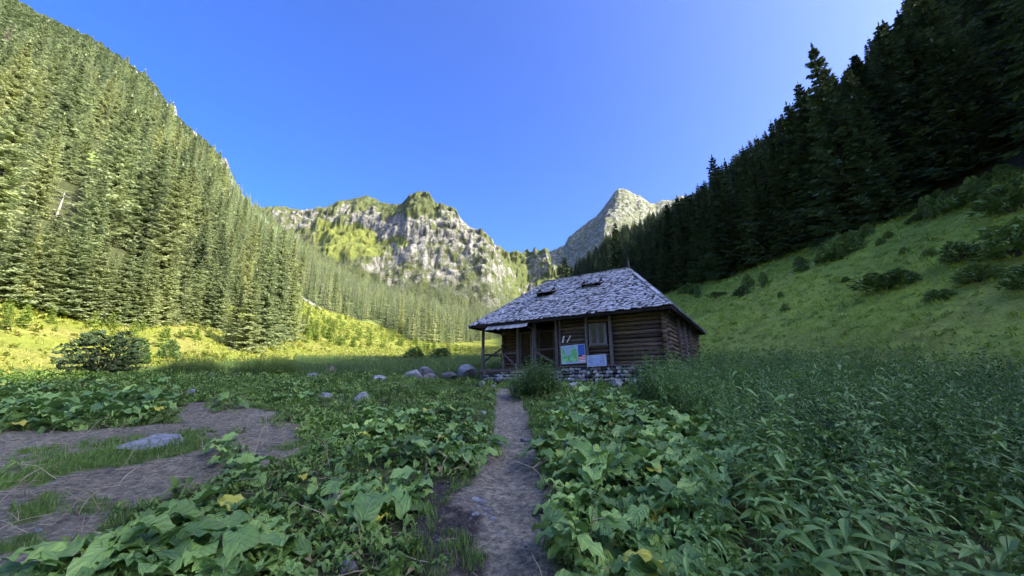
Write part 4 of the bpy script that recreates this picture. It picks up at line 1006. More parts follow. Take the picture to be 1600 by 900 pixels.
rock_at(672, 593, 30, 9, 'long low brown stone in front of the domed one', BBR[1], .3, None, .6)
rock_at(700, 590, 34, 9, 'long pinkish stone lying flat right of the domed one', BBR[0], .3, None, .5)
rock_at(725, 589, 30, 18, 'biggest boulder of the yard group, next to the cabin corner', BLD[0], .25)
rock_at(516, 586, 9, 12, 'small upright tan stone in the tall grass left of the yard', BBR[1], .2)
rock_at(966, 609, 16, 16, 'grey boulder leaning at the foot of the cabin stone base', BLD[1], .2)
rock_at(900, 607, 24, 8, 'broad dark stone at the foot of the wall below the map board', BLD[2], .2)
rock_at(1000, 603, 26, 10, 'low stone at the foot of the wall near its right end', BLD[4], .2)
rock_at(752, 604, 12, 9, 'small stone on the ground below the left porch post')
rock_at(770, 607, 8, 6, 'small white stone in front of the porch steps', BLD[5])
rock_at(362, 590, 30, 7, 'flat stone hidden in weeds under the right shrub mound')
rock_at(330, 588, 14, 5, 'low pale stone in the gap between the two shrub mounds')
rock_at(755, 648, 10, 6, 'small grey stone at the left edge of the path')
rock_at(820, 690, 15, 4, 'flat stone trodden into the path')
rr = np.random.default_rng(55)
for k, (px, py) in enumerate([(752, 786), (748, 793), (760, 797), (742, 806), (735, 812), (757, 806), (766, 803), (738, 800), (770, 812), (744, 782)]):
    rock_at(px, py, rr.uniform(6, 17), rr.uniform(2, 4), 'thin whitish rock chip lying on the path by the dark wet soil', random.choice(BLD), .3, 'whitish chips on the path', .8, 'rock chip')

for px, py, w_, h_, lab in ((38, 116, 30, 17, 'pale rock patch in the scrub near the upper left edge'), (98, 98, 14, 9, 'small grey outcrop in the scrub right of the pale patch'), (344, 262, 16, 24, 'tan rock cliff on the crest of the left ridge'), (262, 172, 18, 12, 'pale outcrop on the ridge line above the left forest'),
                            (232, 140, 14, 8, 'low pale ledge high on the left ridge'), (206, 112, 10, 6, 'small ledge highest on the left ridge line'), (352, 285, 9, 9, 'small rock below the tan cliff of the left ridge'), (300, 210, 9, 8, 'little outcrop halfway down the left ridge line')):
    rock_at(px, py, w_, h_, lab, BLD[int(w_) % 6] if h_ < 20 else BBR[0], .3, None, .8, 'rock outcrop')
# ------------------------------------------------------------------ leafy plants
def dock_leaf(seed, L=.34, Wd=.21, rise=.26, reach=.12, kind=0):
    """petiole rising from the origin, blade arching outward along +X"""
    r = np.random.default_rng(seed); nu, nv = 8, 6; V = []; Fs = []; tone = []; vu = []; vv = []
    pet = [(0, 0, 0), (reach * .35, 0, rise * .6), (reach, 0, rise)]
    for q in pet: V += [(q[0], -.005, q[2]), (q[0], .005, q[2])]; tone += [.8, .8]; vu += [0, 0]; vv += [0, 0]
    for k in range(2): a = k * 2; Fs.append((a, a + 1, a + 3, a + 2))
    b = len(V); ang = math.atan2(rise * .4, reach * .65) * r.uniform(.45, .85); x, z = reach, rise; bend = r.uniform(.9, 1.9); tw = r.uniform(-.3, .3); ph = r.uniform(0, 6); am = r.uniform(.014, .030); curl = r.uniform(-.5, .9)
    for i in range(nu):
        u = i / (nu - 1); e = .10 + .90 * u
        w = Wd * .5 * (max(0, math.sin(math.pi * e ** .72)) ** (.62 if kind == 0 else .8)) + .003
        for j in range(nv + 1):
            v = j / nv * 2 - 1; av = abs(v)
            back = -(.20 if kind == 0 else .05) * L * av ** 1.3 * (1 - u) ** 3
            off = w * v * (1 + .06 * math.sin(ph + u * 17 + v * 3)); zz = z + av * w * .38 * (1 - curl * av) + am * math.sin(ph + u * 15 + (2.2 if v > 0 else 0)) * av ** 1.5 + tw * off * .8
            V.append((x + back + r.uniform(-.003, .003), off, zz + r.uniform(-.003, .003))); tone.append(.45 + .25 * av + r.uniform(-.04, .04)); vu.append(u + .35 * av); vv.append(v)
        if i < nu - 1: st = L / (nu - 1); x += math.cos(ang) * st; z += math.sin(ang) * st; ang -= bend / (nu - 1)
    for i in range(nu - 1):
        for j in range(nv): a = b + i * (nv + 1) + j; Fs.append((a, a + 1, a + nv + 2, a + nv + 1))
    return mesh('leaf', V, Fs, M['dock'], True, dict(tone=np.clip(tone, 0, .95), along=vu, across=vv))
DL = [dock_leaf(500 + k, rise=(.20, .16, .12, .07, .23, .04)[k % 6], reach=(.05, .11, .14, .16, .03, .12)[k % 6], L=(.24, .27, .25, .21, .20, .23)[k % 6], Wd=(.185, .20, .19, .16, .15, .17)[k % 6]) for k in range(12)]
DLn = [dock_leaf(540 + k, rise=(.16, .11, .06)[k % 3], reach=(.04, .09, .11)[k % 3], L=.23, Wd=.085, kind=1) for k in range(6)]   # narrower leaves
rq = random.Random(9)
LEAVES = [0]
def dock_plant(x, y, s, n, label, group, narrow=False, single=False, z=None):
    z = float(Hm(x, y)) if z is None else z
    t = thing('dock_plant', label, 'plant', (x, y, z - .02), (rq.uniform(-.08, .08), rq.uniform(-.08, .08), rq.uniform(0, 6.3)), group); t.scale = (s, s, s)
    for k in range(n):
        me = rq.choice(DLn if narrow else DL); q = rq.uniform(.65, 1.15)
        a = k * 2.4 + rq.uniform(-.4, .4); rad_ = rq.uniform(0, .10)
        obj('leaf', me, t, (math.cos(a) * rad_, math.sin(a) * rad_, 0), (rq.uniform(-.18, .18), rq.uniform(-.25, .35), a), q); LEAVES[0] += 1
    return t
PLACED = []
def cluster(poly, n, smin, smax, nl, label, group, narrow=.0, gap=.28, seed=0):
    r = random.Random(seed + 70); xs = [p[0] for p in poly]; ys = [p[1] for p in poly]; done = 0
    pp = np.array([(r.uniform(min(xs), max(xs)), r.uniform(min(ys), max(ys))) for _ in range(n * 22)]); pp = pp[inpoly(pp[:, 0], pp[:, 1], poly)]
    for q in hit(pp[:, 0], pp[:, 1])[0]:
        if any((q[0] - a) ** 2 + (q[1] - b) ** 2 < (gap * (c + .0)) ** 2 for a, b, c in PLACED): continue
        s = r.uniform(smin, smax); PLACED.append((q[0], q[1], s)); dock_plant(q[0], q[1], s, r.randint(*nl), label, group, r.random() < narrow); done += 1
        if done >= n: break
dock_plant(*ground(600, 792)[:2], 1.25, 20, 'largest single dock plant between bare soil and path, big blue-green leaves', None)
dock_plant(*ground(548, 790)[:2], 1.0, 9, 'dock with one big drooping leaf, directly left of the largest single dock', None)
dock_plant(*ground(457, 614)[:2], 1.2, 16, 'lone dark green dock rosette in low weeds below the shrub mounds', None)
dock_plant(*ground(350, 640)[:2], 1.15, 16, 'dock rosette with drooping leaves at the upper edge of the bare soil', None)
for px, py, s in ((380, 925, 1.0), (400, 880, .9), (250, 900, 1.0), (320, 860, 1.0), (180, 905, .95), (120, 930, 1.0)): q = ground(px, py); PLACED.append((q[0], q[1], s)); dock_plant(q[0], q[1], s, 20, 'broad-leaved dock in the big clump at the bottom left corner', 'docks of the bottom left clump')
cluster([(90, 905), (210, 850), (330, 812), (425, 840), (440, 890), (420, 1010), (60, 1010)], 26, .7, 1.05, (18, 26), 'broad-leaved dock in the big clump at the bottom left corner', 'docks of the bottom left clump', 0, .24, 1)
cluster([(-40, 640), (60, 630), (240, 632), (258, 665), (120, 672), (-60, 676)], 18, 1.1, 1.6, (16, 22), 'dock in the leafy bank along the far edge of the bare soil', 'docks along the bare soil', 0, .30, 2)
cluster([(-60, 605), (120, 600), (300, 600), (330, 618), (250, 628), (-60, 630)], 18, 1.1, 1.6, (9, 13), 'dock among low weeds behind the leafy bank at the left', 'docks behind the leafy bank', .2, .35, 3)
cluster([(485, 670), (560, 650), (640, 640), (735, 650), (752, 690), (735, 730), (640, 735), (520, 720), (470, 700)], 30, .75, 1.15, (15, 20), 'dock in the dense patch between bare soil and path', 'docks left of the path', .2, .3, 4)
cluster([(460, 740), (660, 760), (650, 800), (600, 850), (480, 900), (450, 850), (380, 780)], 16, .55, .9, (10, 15), 'small dock among straw and weeds left of the dark wet soil', 'small docks by the wet soil', .5, .3, 5)
cluster([(850, 705), (865, 660), (900, 640), (1000, 642), (1080, 672), (1125, 720), (1130, 790), (1040, 770), (940, 780), (880, 760)], 34, .95, 1.35, (18, 24), 'dock in the big leafy patch right of the path', 'docks right of the path', .05, .27, 6)
cluster([(885, 790), (1000, 780), (1110, 800), (1130, 900), (1100, 980), (900, 980), (905, 880)], 20, .8, 1.15, (16, 20), 'dock under the nettles at the lower right of the path', 'docks at the lower right of the path', .35, .27, 7)
cluster([(858, 624), (960, 620), (1010, 632), (960, 642), (880, 645)], 16, .8, 1.2, (10, 14), 'dock in front of the cabin wall right of the path', 'docks in front of the cabin', .1, .3, 8)
cluster([(340, 700), (440, 735), (460, 770), (370, 770)], 6, .7, 1.0, (10, 14), 'dock at the right end of the bare soil beside dry straw', 'docks beside the straw', .2, .3, 9)
cluster([(420, 600), (560, 605), (600, 640), (470, 650), (400, 630)], 10, .7, 1.0, (9, 13), 'dock in the low weeds below the yard stones', 'docks below the yard', .3, .4, 10)
print('dock leaves', LEAVES[0], 'plants', len(PLACED))

# small plants used in masses
def blades(seed, n, h, spread, wid, lean=.5):
    r = np.random.default_rng(seed); a = r.uniform(0, 6.28, n); p0 = np.stack([np.cos(a), np.sin(a), 0 * a], 1) * (r.uniform(0, spread, n))[:, None]; p0[:, 2] = -.02
    hh = h * r.uniform(.5, 1.1, n); b = r.uniform(0, 6.28, n); d1_ = np.stack([np.cos(b) * lean * .3, np.sin(b) * lean * .3, np.ones(n)], 1) * (hh * .55)[:, None]
    d2_ = np.stack([np.cos(b) * lean, np.sin(b) * lean, np.ones(n) * .7], 1) * (hh * .5)[:, None]; W = np.stack([-np.sin(b), np.cos(b), 0 * b], 1) * wid
    q1 = np.stack([p0 - W, p0 + W, p0 + d1_ + W * .8, p0 + d1_ - W * .8], 1); q2 = np.stack([p0 + d1_ - W * .8, p0 + d1_ + W * .8, p0 + d1_ + d2_ + W * .1, p0 + d1_ + d2_ - W * .1], 1)
    return np.concatenate([q1, q2]), np.tile(r.uniform(0, 1, n), 2)
def lanceolate(r, p, dirv, L, w, droop=.35, fold=.25, fine=False):
    """two-segment folded leaf, four quads"""
    up = np.array([0, 0, 1.]); d = dirv / np.linalg.norm(dirv); sd_ = np.cross(d, up); sd_ /= np.linalg.norm(sd_) + 1e-9; nn = np.cross(sd_, d)
    m0 = p + d * L * .45 + up * .03 * L; e = p + d * L * .95 - up * droop * L
    if not fine:
        l1 = m0 + sd_ * w * .5 + nn * w * fold; l2 = m0 - sd_ * w * .5 + nn * w * fold
        a1 = p + d * L * .12 + sd_ * w * .28; a2 = p + d * L * .12 - sd_ * w * .28
        return [[p, a1, l1, m0], [p, m0, l2, a2], [m0, l1, e, e], [m0, e, e, l2]]
    K = (0, .12, .30, .50, .72, .9, 1.0); C_ = [p + d * L * .95 * t + up * L * (.10 * t - (droop + .12) * t * t) for t in K]; Wk = [.04, .62, 1.0, .92, .60, .26, .01]; out = []
    E_ = [[C_[i] + sg * sd_ * w * .5 * Wk[i] * r.uniform(.9, 1.1) + nn * w * fold * Wk[i] * r.uniform(.6, 1.1) for i in range(7)] for sg in (1, -1)]
    for i in range(6): out += [[C_[i], E_[0][i], E_[0][i + 1], C_[i + 1]], [C_[i], C_[i + 1], E_[1][i + 1], E_[1][i]]]
    return out
def nettle(seed, h, nodes, L, w, branches=0, fine=False):
    r = np.random.default_rng(seed); Q = []; T = []; lx, ly = r.normal(0, .10, 2)
    def stem(x0, y0, z0, hh, lx, ly, rad_, nodes, L):
        prev = np.array([x0, y0, z0])
        for k in range(nodes):
            f = (k + 1) / nodes; p = np.array([x0 + lx * f * f * hh, y0 + ly * f * f * hh, z0 + hh * f]); W = np.array([rad_ * (1.1 - f), 0, 0]); W2 = np.array([0, rad_ * (1.1 - f), 0])
            Q.append([prev - W, prev + W, p + W, p - W]); T.append(.5); Q.append([prev - W2, prev + W2, p + W2, p - W2]); T.append(.5)
            if f > .15:
                a = k * 1.57 + r.uniform(-.4, .4); l = L * (1.15 - .75 * f) * r.uniform(.8, 1.15)
                for sg in (0, math.pi):
                    v = np.array([math.cos(a + sg), math.sin(a + sg), r.uniform(-.1, .55)]); t = np.clip(.25 + .5 * f + r.normal(0, .12), 0, 1)
                    for q in lanceolate(r, p, v, l, w * l / L * r.uniform(.85, 1.1), r.uniform(.15, .55), .25, fine): Q.append(q); T.append(t)
            prev = p
        for k in range(4):
            a = k * 1.57; v = np.array([math.cos(a), math.sin(a), .9])
            for q in lanceolate(r, prev, v, L * .35, w * .4, .1): Q.append(q); T.append(.9)
    stem(0, 0, -.05, h, lx, ly, .006, nodes, L)
    for b in range(branches):
        a = r.uniform(0, 6.28); stem(0, 0, h * r.uniform(.0, .3), h * r.uniform(.5, .75), math.cos(a) * .55, math.sin(a) * .55, .004, max(4, nodes - 4), L * .8)
    return np.array(Q), np.array(T)
def weed(seed, n, L, w, h, up=(.1, 1.0)):
    r = np.random.default_rng(seed); Q = []; T = []
    for k in range(n):
        a = r.uniform(0, 6.28); z = r.uniform(0, h) ** 1.0; p = np.array([r.normal(0, .03), r.normal(0, .03), z]); l = L * r.uniform(.55, 1.2); t = r.uniform(0, 1)
        for q in lanceolate(r, p, np.array([math.cos(a), math.sin(a), r.uniform(*up)]), l, w * l / L, r.uniform(.1, .6)): Q.append(q); T.append(t)
    return np.array(Q), np.array(T)
def qm(name, qt, mat): return quads_mesh(name, qt[0], qt[1], mat)
NET = protos('nettle', [qm('nettle', nettle(600 + k, .85 + .1 * k, 9, .20, .075, 2), M['nettle']) for k in range(5)] + [qm('nettle', nettle(620 + k, .95, 10, .19, .048, 3), M['nettle']) for k in range(2)])
BIGN = protos('tall_nettle', [qm('nettle', nettle(640 + k, .95 + .1 * k, 9, .27, .085, 2, True), M['nettle']) for k in range(5)])
WEED = protos('weed', [qm('weed', weed(660 + k, 14, .12, .05, .05), M['weed']) for k in range(3)] + [qm('weed', weed(670 + k, 16, .16, .038, .12, (.3, 1.6)), M['weed']) for k in range(2)] + [qm('weed', weed(680 + k, 26, .07, .04, .14, (.0, 1.)), M['weed']) for k in range(2)])
GRS = protos('grass', [qm('grass', blades(700 + k, 26, .13, .10, .0035), M['grass']) for k in range(3)])
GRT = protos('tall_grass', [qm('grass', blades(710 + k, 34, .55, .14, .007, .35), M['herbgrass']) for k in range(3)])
GRSL = protos('slope_grass', [qm('grass', blades(720 + k, 22, .24, .22, .010, .9), M['slope_grass']) for k in range(3)] + [qm('grass', weed(725 + k, 14, .18, .05, .06), M['slope_grass']) for k in range(2)])
MDW = protos('meadow_tuft', [qm('grass', blades(730 + k, 20, .32, .30, .018, .8), M['meadow']) for k in range(3)] + [qm('grass', weed(735 + k, 18, .30, .10, .16), M['meadow']) for k in range(2)])

def place(name, coll, nproto, X, Y, s0, s1, label, cat, seed, tilt=.12, sz=None, dz=0):
    r = np.random.default_rng(seed); n = len(X); s = r.uniform(s0, s1, n) * (1 if sz is None else sz)
    o = scatter(name, coll, np.stack([X, Y, Hm(X, Y) - dz], 1), rots(n, r, tilt), s, r.integers(0, nproto, n)); return tag(o, label, cat)
def in_cabin(x, y, m_=.0):
    q = np.stack([x - org.x, y - org.y]); c, s_ = math.sin(A0), -math.cos(A0)
    u = q[0] * c + q[1] * s_; v = q[0] * (-s_) + q[1] * c
    return (u > -9.6 - m_) & (u < .1 + m_) & (v > -.02 - m_) & (v < 8.3 + m_)
NETP = gpoly([(1010, 612), (1100, 590), (1230, 582), (1330, 596), (1620, 604), (2400, 630), (2400, 1100), (1010, 1100), (1085, 900), (1120, 800), (1150, 720), (1110, 672), (1030, 642), (985, 625)])
r = np.random.default_rng(81)
# nettles: tall leafy stand at the right
X, Y = grid_points(.5, 26, 1.2, 34, .27, 11); D_ = np.hypot(X, Y); px, py, d = project(X, Y, Hm(X, Y)); nz = fbm(X / 1.5, Y / 1.5, 95, 3)
k = inpoly(X + .3 * nz, Y + .4 * nz, NETP) & (px < 1850) & ~in_cabin(X, Y, .15) & (r.random(len(X)) < np.clip(8 / D_ + .15, .3, 1)) & (nz > -.30)
kn = k & (D_ < 7.5) & (r.random(len(X)) < .55); kf = k & ~kn
sz = .72 + .5 * nz + .10 * sstep(4, 9, D_); sz = sz * np.where(D_ < 2.6, .6, 1)
tall_ = sstep(.8, 2.2, X) * sstep(6.5, 3.5, D_) * np.where(D_ < 2.2, .5, 1)
place('nettle_stand', BIGN, 5, X[kn], Y[kn], .55, .95, 'tall dark blue-green nettles with long drooping leaves filling the right foreground', 'nettles', 1, .22, sz[kn] + .2 + .30 * tall_[kn])
place('nettle_stand', NET, 7, X[kf], Y[kf], .65, 1.0, 'dense nettles spreading from the right foreground to the cabin corner', 'nettles', 2, .2, sz[kf] + .15 + .02 * D_[kf])
print('nettles', kn.sum(), kf.sum())
# belt of tall herbs where the slope starts, right of the cabin
X, Y = grid_points(6, 34, 8, 44, .42, 12); _, _, dr = H0(X, Y); nz = fbm(X / 2.5, Y / 2.5, 96, 3)
k = (dr > -4) & (dr < 3.5 + 4 * nz) & ~in_cabin(X, Y, .2) & ~inpoly(X, Y, NETP)
k |= inpoly(X, Y, gpoly([(1005, 612), (1020, 588), (1100, 560), (1240, 556), (1240, 580), (1100, 600)])) & ~in_cabin(X, Y, .25)
place('tall_herbs', NET, 7, X[k], Y[k], .45, .85, 'tall herbs and nettles along the foot of the grassy right slope', 'herbs', 3, .15)
# the bush of nettles by the steps
def herb_mound(name, px, py, wpx, hpx, n, label, cat, mesh_list, ymul=.6, sd=0):
    x, y, z = ground(px, py); d = float(project(np.float64(x), np.float64(y), np.float64(z))[2]); w = wpx * d / F / 2; h = hpx * d / F
    t = thing(name, label, cat, (x, y + w * ymul, z)); r = random.Random(sd)
    for k in range(n):
        a = r.uniform(0, 6.28); q = math.sqrt(r.random()); dx, dy = math.cos(a) * q * w, math.sin(a) * q * w * ymul
        zz = float(Hm(x + dx, y + w * ymul + dy)) - z
        hh = h * (1 - .45 * q ** 3) * r.uniform(.75, 1.1)
        obj('stem', r.choice(mesh_list), t, (dx, dy, zz), (dy * -.15 / max(w, .1), dx * .25 / max(w, .1), r.uniform(0, 6.3)), (hh * .95, hh * .95, hh))
    return t
def normed(o_): return o_.data
nm_ = [qm('stem', nettle(750 + k, .95, 12, .17, .06, 2), M['nettle']) for k in range(4)]
herb_mound('nettle_bush', 838, 624, 84, 68, 130, 'rounded dark green nettle bush hiding the foot of the porch by the steps', 'bush', nm_, .8, 1)
ml_ = [qm('stem', nettle(760 + k, .95, 12, .12, .035, 2), M['shrub']) for k in range(4)]
herb_mound('herb_mound', 275, 588, 118, 40, 260, 'left of two low dark mounds of upright herbs at the shadow edge', 'bush', ml_, .45, 2)
herb_mound('herb_mound', 399, 590, 116, 42, 260, 'right of two low dark mounds of upright herbs at the shadow edge', 'bush', ml_, .45, 3)

# ------------------------------------------------------------------ low cover between the big plants
r = np.random.default_rng(101)
def veg_free(X, Y):
    pm, dm, bm, ym, tm = ground_masks(X, Y); return pm, dm, bm, ym, tm
def in_view(X, Y, m_=80):
    px, py, d = project(X, Y, Hm(X, Y)); return (px > -m_) & (px < 1600 + m_) & (d > .3) & (py < 1000)
# leafy weeds
X, Y = grid_points(-24, 14, 1.8, 21, .16, 21); X0, Y0 = X, Y
pm, dm, bm, ym, tm = veg_free(X, Y); nz = fbm(X / .9, Y / .9, 111, 4); D_ = np.hypot(X, Y)
k = ~(pm | dm | bm | tm) & ~(ym & (nz < .12)) & in_view(X, Y) & ~in_cabin(X, Y, .05) & ((nz > -.16) | (r.random(len(X)) < .35)) & (X < 6 + .2 * Y)
cu, cv = cabin_uv(X, Y); k &= ~((cv > -1.3) & (cv < .5) & (cu > -9.6) & (cu < .3)); k &= r.random(len(X)) < np.clip(9 / D_, .4, 1)
k |= (bm & (nz > .19) & (r.random(len(X)) < .35) & in_view(X, Y)) | (pm & (nz > .24) & (r.random(len(X)) < .2)) | (dm & (nz > .2) & (r.random(len(X)) < .3))
sz = np.clip(.75 + 1.2 * nz, .35, 1.4) * (1 + .035 * D_) * np.where(bm | pm | dm, .45, 1)
place('ground_cover', WEED, 7, X[k], Y[k], .6, 1.25, 'low leafy weeds covering the ground between docks, path and bare soil', 'weeds', 4, .25, sz[k])
print('weeds', k.sum())
# short turf
X, Y = grid_points(-14, 6, 1.8, 17, .11, 22); pm, dm, bm, ym, tm = veg_free(X, Y); nz = fbm(X / .7, Y / .7, 121, 4); D_ = np.hypot(X, Y)
edge = ground_masks(X - .22, Y)[0] | ground_masks(X + .22, Y)[0]
edge2 = (ground_masks(X - .25, Y)[2] | ground_masks(X + .25, Y)[2] | ground_masks(X, Y - .3)[2] | ground_masks(X, Y + .3)[2]) & ~bm
k = ((tm | (edge2 & (nz > -.15)) | (edge & ~pm & (nz > -.2)) | (ym & (nz > -.05))) & (r.random(len(X)) < .9)) | (~(pm | dm | bm | ym) & (nz > .02) & (r.random(len(X)) < .45)) | ((bm | dm) & (nz > .17)) | (pm & (nz > .23))
k &= in_view(X, Y)
place('short_turf', GRS, 3, X[k], Y[k], .45, 1.0, 'short fine grass in patches beside the path and on the bare soil', 'grass', 5, .2, (1 + .03 * D_)[k])
print('turf', k.sum())
# tall grass belt behind the yard, and on to the shadow edge
X, Y = grid_points(-34, 12, 15, 46, .33, 23); nz = fbm(X / 2, Y / 2, 131, 4); px, py, d = project(X, Y, Hm(X, Y)); _, dl, dr = H0(X, Y)
k = in_view(X, Y) & ~in_cabin(X, Y, .2) & (py < 596) & (dl < 2) & (dr < 2) & (nz > -.22)
YB = np.interp(X, [-20, -8, -2, 4], [19, 21, 22, 26])
k &= (Y > YB - 2 + 3 * nz)
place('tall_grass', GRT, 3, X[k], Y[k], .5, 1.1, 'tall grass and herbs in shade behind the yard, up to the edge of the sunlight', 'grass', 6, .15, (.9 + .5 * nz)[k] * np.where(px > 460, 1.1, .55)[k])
# shaded right slope
X, Y = grid_points(9, 75, 6, 150, .62, 24); _, dl, dr = H0(X, Y); nz = fbm(X / 3, Y / 3, 141, 4); D_ = np.hypot(X, Y)
k = (dr > 1) & (dr < tl_right(Y) + 1) & in_view(X, Y) & ~in_cabin(X, Y, .3) & (r.random(len(X)) < np.clip(34 / D_, .3, 1))
place('slope_grass', GRSL, 5, X[k], Y[k], .6, 1.5, 'rough green grass covering the shaded slope on the right', 'grass', 7, .4, (1.0 + .9 * nz + .012 * D_)[k]); print('slope', k.sum())
# sunlit meadow
X, Y = grid_points(-105, 20, 18, 215, .8, 25); _, dl, dr = H0(X, Y); nz = fbm(X / 3, Y / 3, 151, 4); D_ = np.hypot(X, Y)
k = (dr < 3) & ((dl > -3) | (Y > 38)) & ((dl < tl_left(Y) + 3) | inpoly(X, Y, CLEARING)) & in_view(X, Y) & ~in_cabin(X, Y, .3) & (nz > -.15) & (r.random(len(X)) < np.clip(50 / D_, .3, 1))
place('meadow_grass', MDW, 5, X[k], Y[k], .5, 1.3, 'bright yellow-green grass on the sunlit meadow at the left', 'grass', 8, .35, (.85 + 1.2 * nz + .008 * D_)[k]); print('meadow', k.sum())
# soil crumbs, chips and straw
import bmesh as _b
CRUMB = protos('soil_crumb', [boulder_me('crumb', 440 + k, M['brownrock'] if k < 3 else M['rock'], .7, 1) for k in range(5)])
X, Y = grid_points(-9, 2, 1.8, 13, .085, 26); pm, dm, bm, ym, tm = veg_free(X, Y); D_ = np.hypot(X, Y); k = (pm | bm | dm) & (r.random(len(X)) < .55) & in_view(X, Y)
place('soil_crumbs', CRUMB, 5, X[k], Y[k], .010, .055, 'small stones and soil crumbs strewn over path and bare soil', 'gravel', 9, 1.0, r.beta(1, 3, k.sum()) * 1.3 + .3); print('crumbs', k.sum())
def stalk(seed, L, n=6, rad_=.005, branch=0, flat=True):
    r = random.Random(seed); P = [Vector((0, 0, .012))]; a = 0; e = 0 if flat else 1.1
    for k in range(n): a += r.uniform(-.35, .35); e += r.uniform(-.25, .28) - (e * .3 if flat else .12); P.append(P[-1] + Vector((math.cos(a) * math.cos(e), math.sin(a) * math.cos(e), math.sin(e))) * L / n)
    for q in P: q.z = max(q.z, .008)
    b = MB(); b.tube(P, [rad_ * (1 - .6 * i / n) for i in range(n + 1)], 4)
    for _ in range(branch):
        i = r.randint(1, n - 1); d = Vector((r.uniform(-1, 1), r.uniform(-1, 1), r.uniform(.1, .9))) * L * .3; b.tube([P[i], P[i] + d * .5, P[i] + d + Vector((0, 0, -.02))], [rad_ * .6, rad_ * .4, rad_ * .2], 4)
    me = b.me('stalk', M['dry']); at = me.attributes.new('tone', 'FLOAT', 'POINT'); at.data.foreach_set('value', np.full(len(b.v), .5, np.float32)); return me
STRAW = protos('straw', [stalk(800 + k, .28, 5, .0030, 1) for k in range(3)] + [stalk(806 + k, .45, 6, .0045, 2, k % 2 == 0) for k in range(4)])
X = r.uniform(-8, 3.5, 2600); Y = r.uniform(2, 13, 2600); pm, dm, bm, ym, tm = veg_free(X, Y); nz = fbm(X / .8, Y / .8, 161, 3)
STRAW_A = gpoly([(360, 740), (500, 720), (560, 760), (640, 860), (560, 930), (430, 900), (470, 790)]); STRAW_B = gpoly([(845, 700), (900, 790), (940, 900), (880, 940), (850, 830)])
k = (inpoly(X, Y, STRAW_A) & (r.random(2600) < .95)) | (inpoly(X, Y, STRAW_B)) | (bm & (r.random(2600) < .8)) | ((~pm) & (nz > .05) & (r.random(2600) < .22)) | (pm & (r.random(2600) < .25))
place('dry_straw', STRAW, 7, X[k], Y[k], .6, 1.3, 'dry broken stalks and straw lying on the soil and among the docks', 'straw', 10, .15)
for px, py, L, rz, lab in ((265, 778, .85, .25, 'long pale bent stalk lying across the bare soil above the big dock clump'), (30, 885, .9, .45, 'long grey stick lying at the left edge of the bare soil'),
                           (185, 762, .35, 1.4, 'short dark arched twig standing up from the bare soil'), (480, 850, .6, 1.1, 'thick straw stem leaning over the weeds left of the stone'),
                           (500, 800, .5, 2.2, 'dry forked stem sticking up beside the brown-grey boulder'), (850, 775, .5, .9, 'dry twig reaching from the right bank over the path edge')):
    x, y, z = ground(px, py); o = obj('dry_stalk', stalk(px, L, 8, .008, 3, px != 185), None, (x, y, z + .01), (0, 0, rz)); tag(o, lab, 'stick')
# yellow and reddish old leaves
def loose_leaf(px, py, c, lab, z_=.05, s=.5):
    x, y, z = ground(px, py); me = random.choice(DLn).copy(); me.materials.clear(); me.materials.append(c); o = obj('leaf', me, None, (x, y, z + z_), (.3, .5, random.uniform(0, 6)), s); tag(o, lab, 'leaf')
YL = leafmat('yellowed_leaf', (.45, .40, .08), (.65, .58, .16), transl=.2); RL_ = leafmat('red_brown_leaf', (.30, .08, .04), (.5, .16, .08), transl=.1)
loose_leaf(678, 712, YL, 'yellow dock leaf in the patch left of the path', .12, 1.0); loose_leaf(568, 752, YL, 'small yellowed leaf under the largest single dock', .06, .7)
loose_leaf(880, 792, RL_, 'small red-brown leaf on the grassy edge right of the path', .03, .45); loose_leaf(1165, 838, YL, 'yellow drooping leaf among the nettles right of the docks', .5, .8); loose_leaf(890, 634, RL_, 'red-brown withered leaf before the docks by the cabin', .1, .8)

# ------------------------------------------------------------------ bushes and young trees
def twiggy(seed, n, rx, rz, l, w, layers=0, z0=.1):
    r = np.random.default_rng(seed); a = r.uniform(0, 6.28, n); q = r.uniform(.25, 1, n) ** .6; zf = r.uniform(0, 1, n)
    if layers: zf = (np.floor(zf * layers) + r.uniform(.2, .6, n)) / layers
    rad_ = rx * q * np.sqrt(np.clip(1 - (zf * .95) ** 2.2, .02, 1)) * (1 + .28 * np.sin(a * 3 + seed) + .15 * np.sin(a * 7 + zf * 5))
    P = np.stack([np.cos(a) * rad_, np.sin(a) * rad_, rz * (z0 + (1 - z0) * zf) * (1 + .15 * np.sin(a * 2 + seed))], 1)
    out = unit(np.stack([np.cos(a), np.sin(a), r.uniform(-.1, .9, n)], 1) + r.normal(0, .5, (n, 3))); ll = l * r.uniform(.5, 1.3, n); W = unit(np.cross(out, r.normal(0, 1, (n, 3))))
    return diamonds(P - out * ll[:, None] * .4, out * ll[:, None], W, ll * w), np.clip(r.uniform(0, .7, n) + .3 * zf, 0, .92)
def bush_stems(seed, rx, rz, mat, n=7, rad_=.03):
    r = random.Random(seed); b = MB()
    for k in range(n):
        a = k * 6.283 / n + r.uniform(-.4, .4); q = r.uniform(.35, .85); b.tube([(0, 0, -.1), (math.cos(a) * rx * q * .4, math.sin(a) * rx * q * .4, rz * .35), (math.cos(a) * rx * q * .8, math.sin(a) * rx * q * .8, rz * r.uniform(.6, .9))], [rad_, rad_ * .6, rad_ * .25], 5)
    return b.me('stem', mat)
BUSH = [quads_mesh('foliage', *twiggy(900 + k, 900, .5, .85, .16, .22), M['shrub']) for k in range(4)]; BST = bush_stems(1, .5, .8, M['bark'], 6, .02)
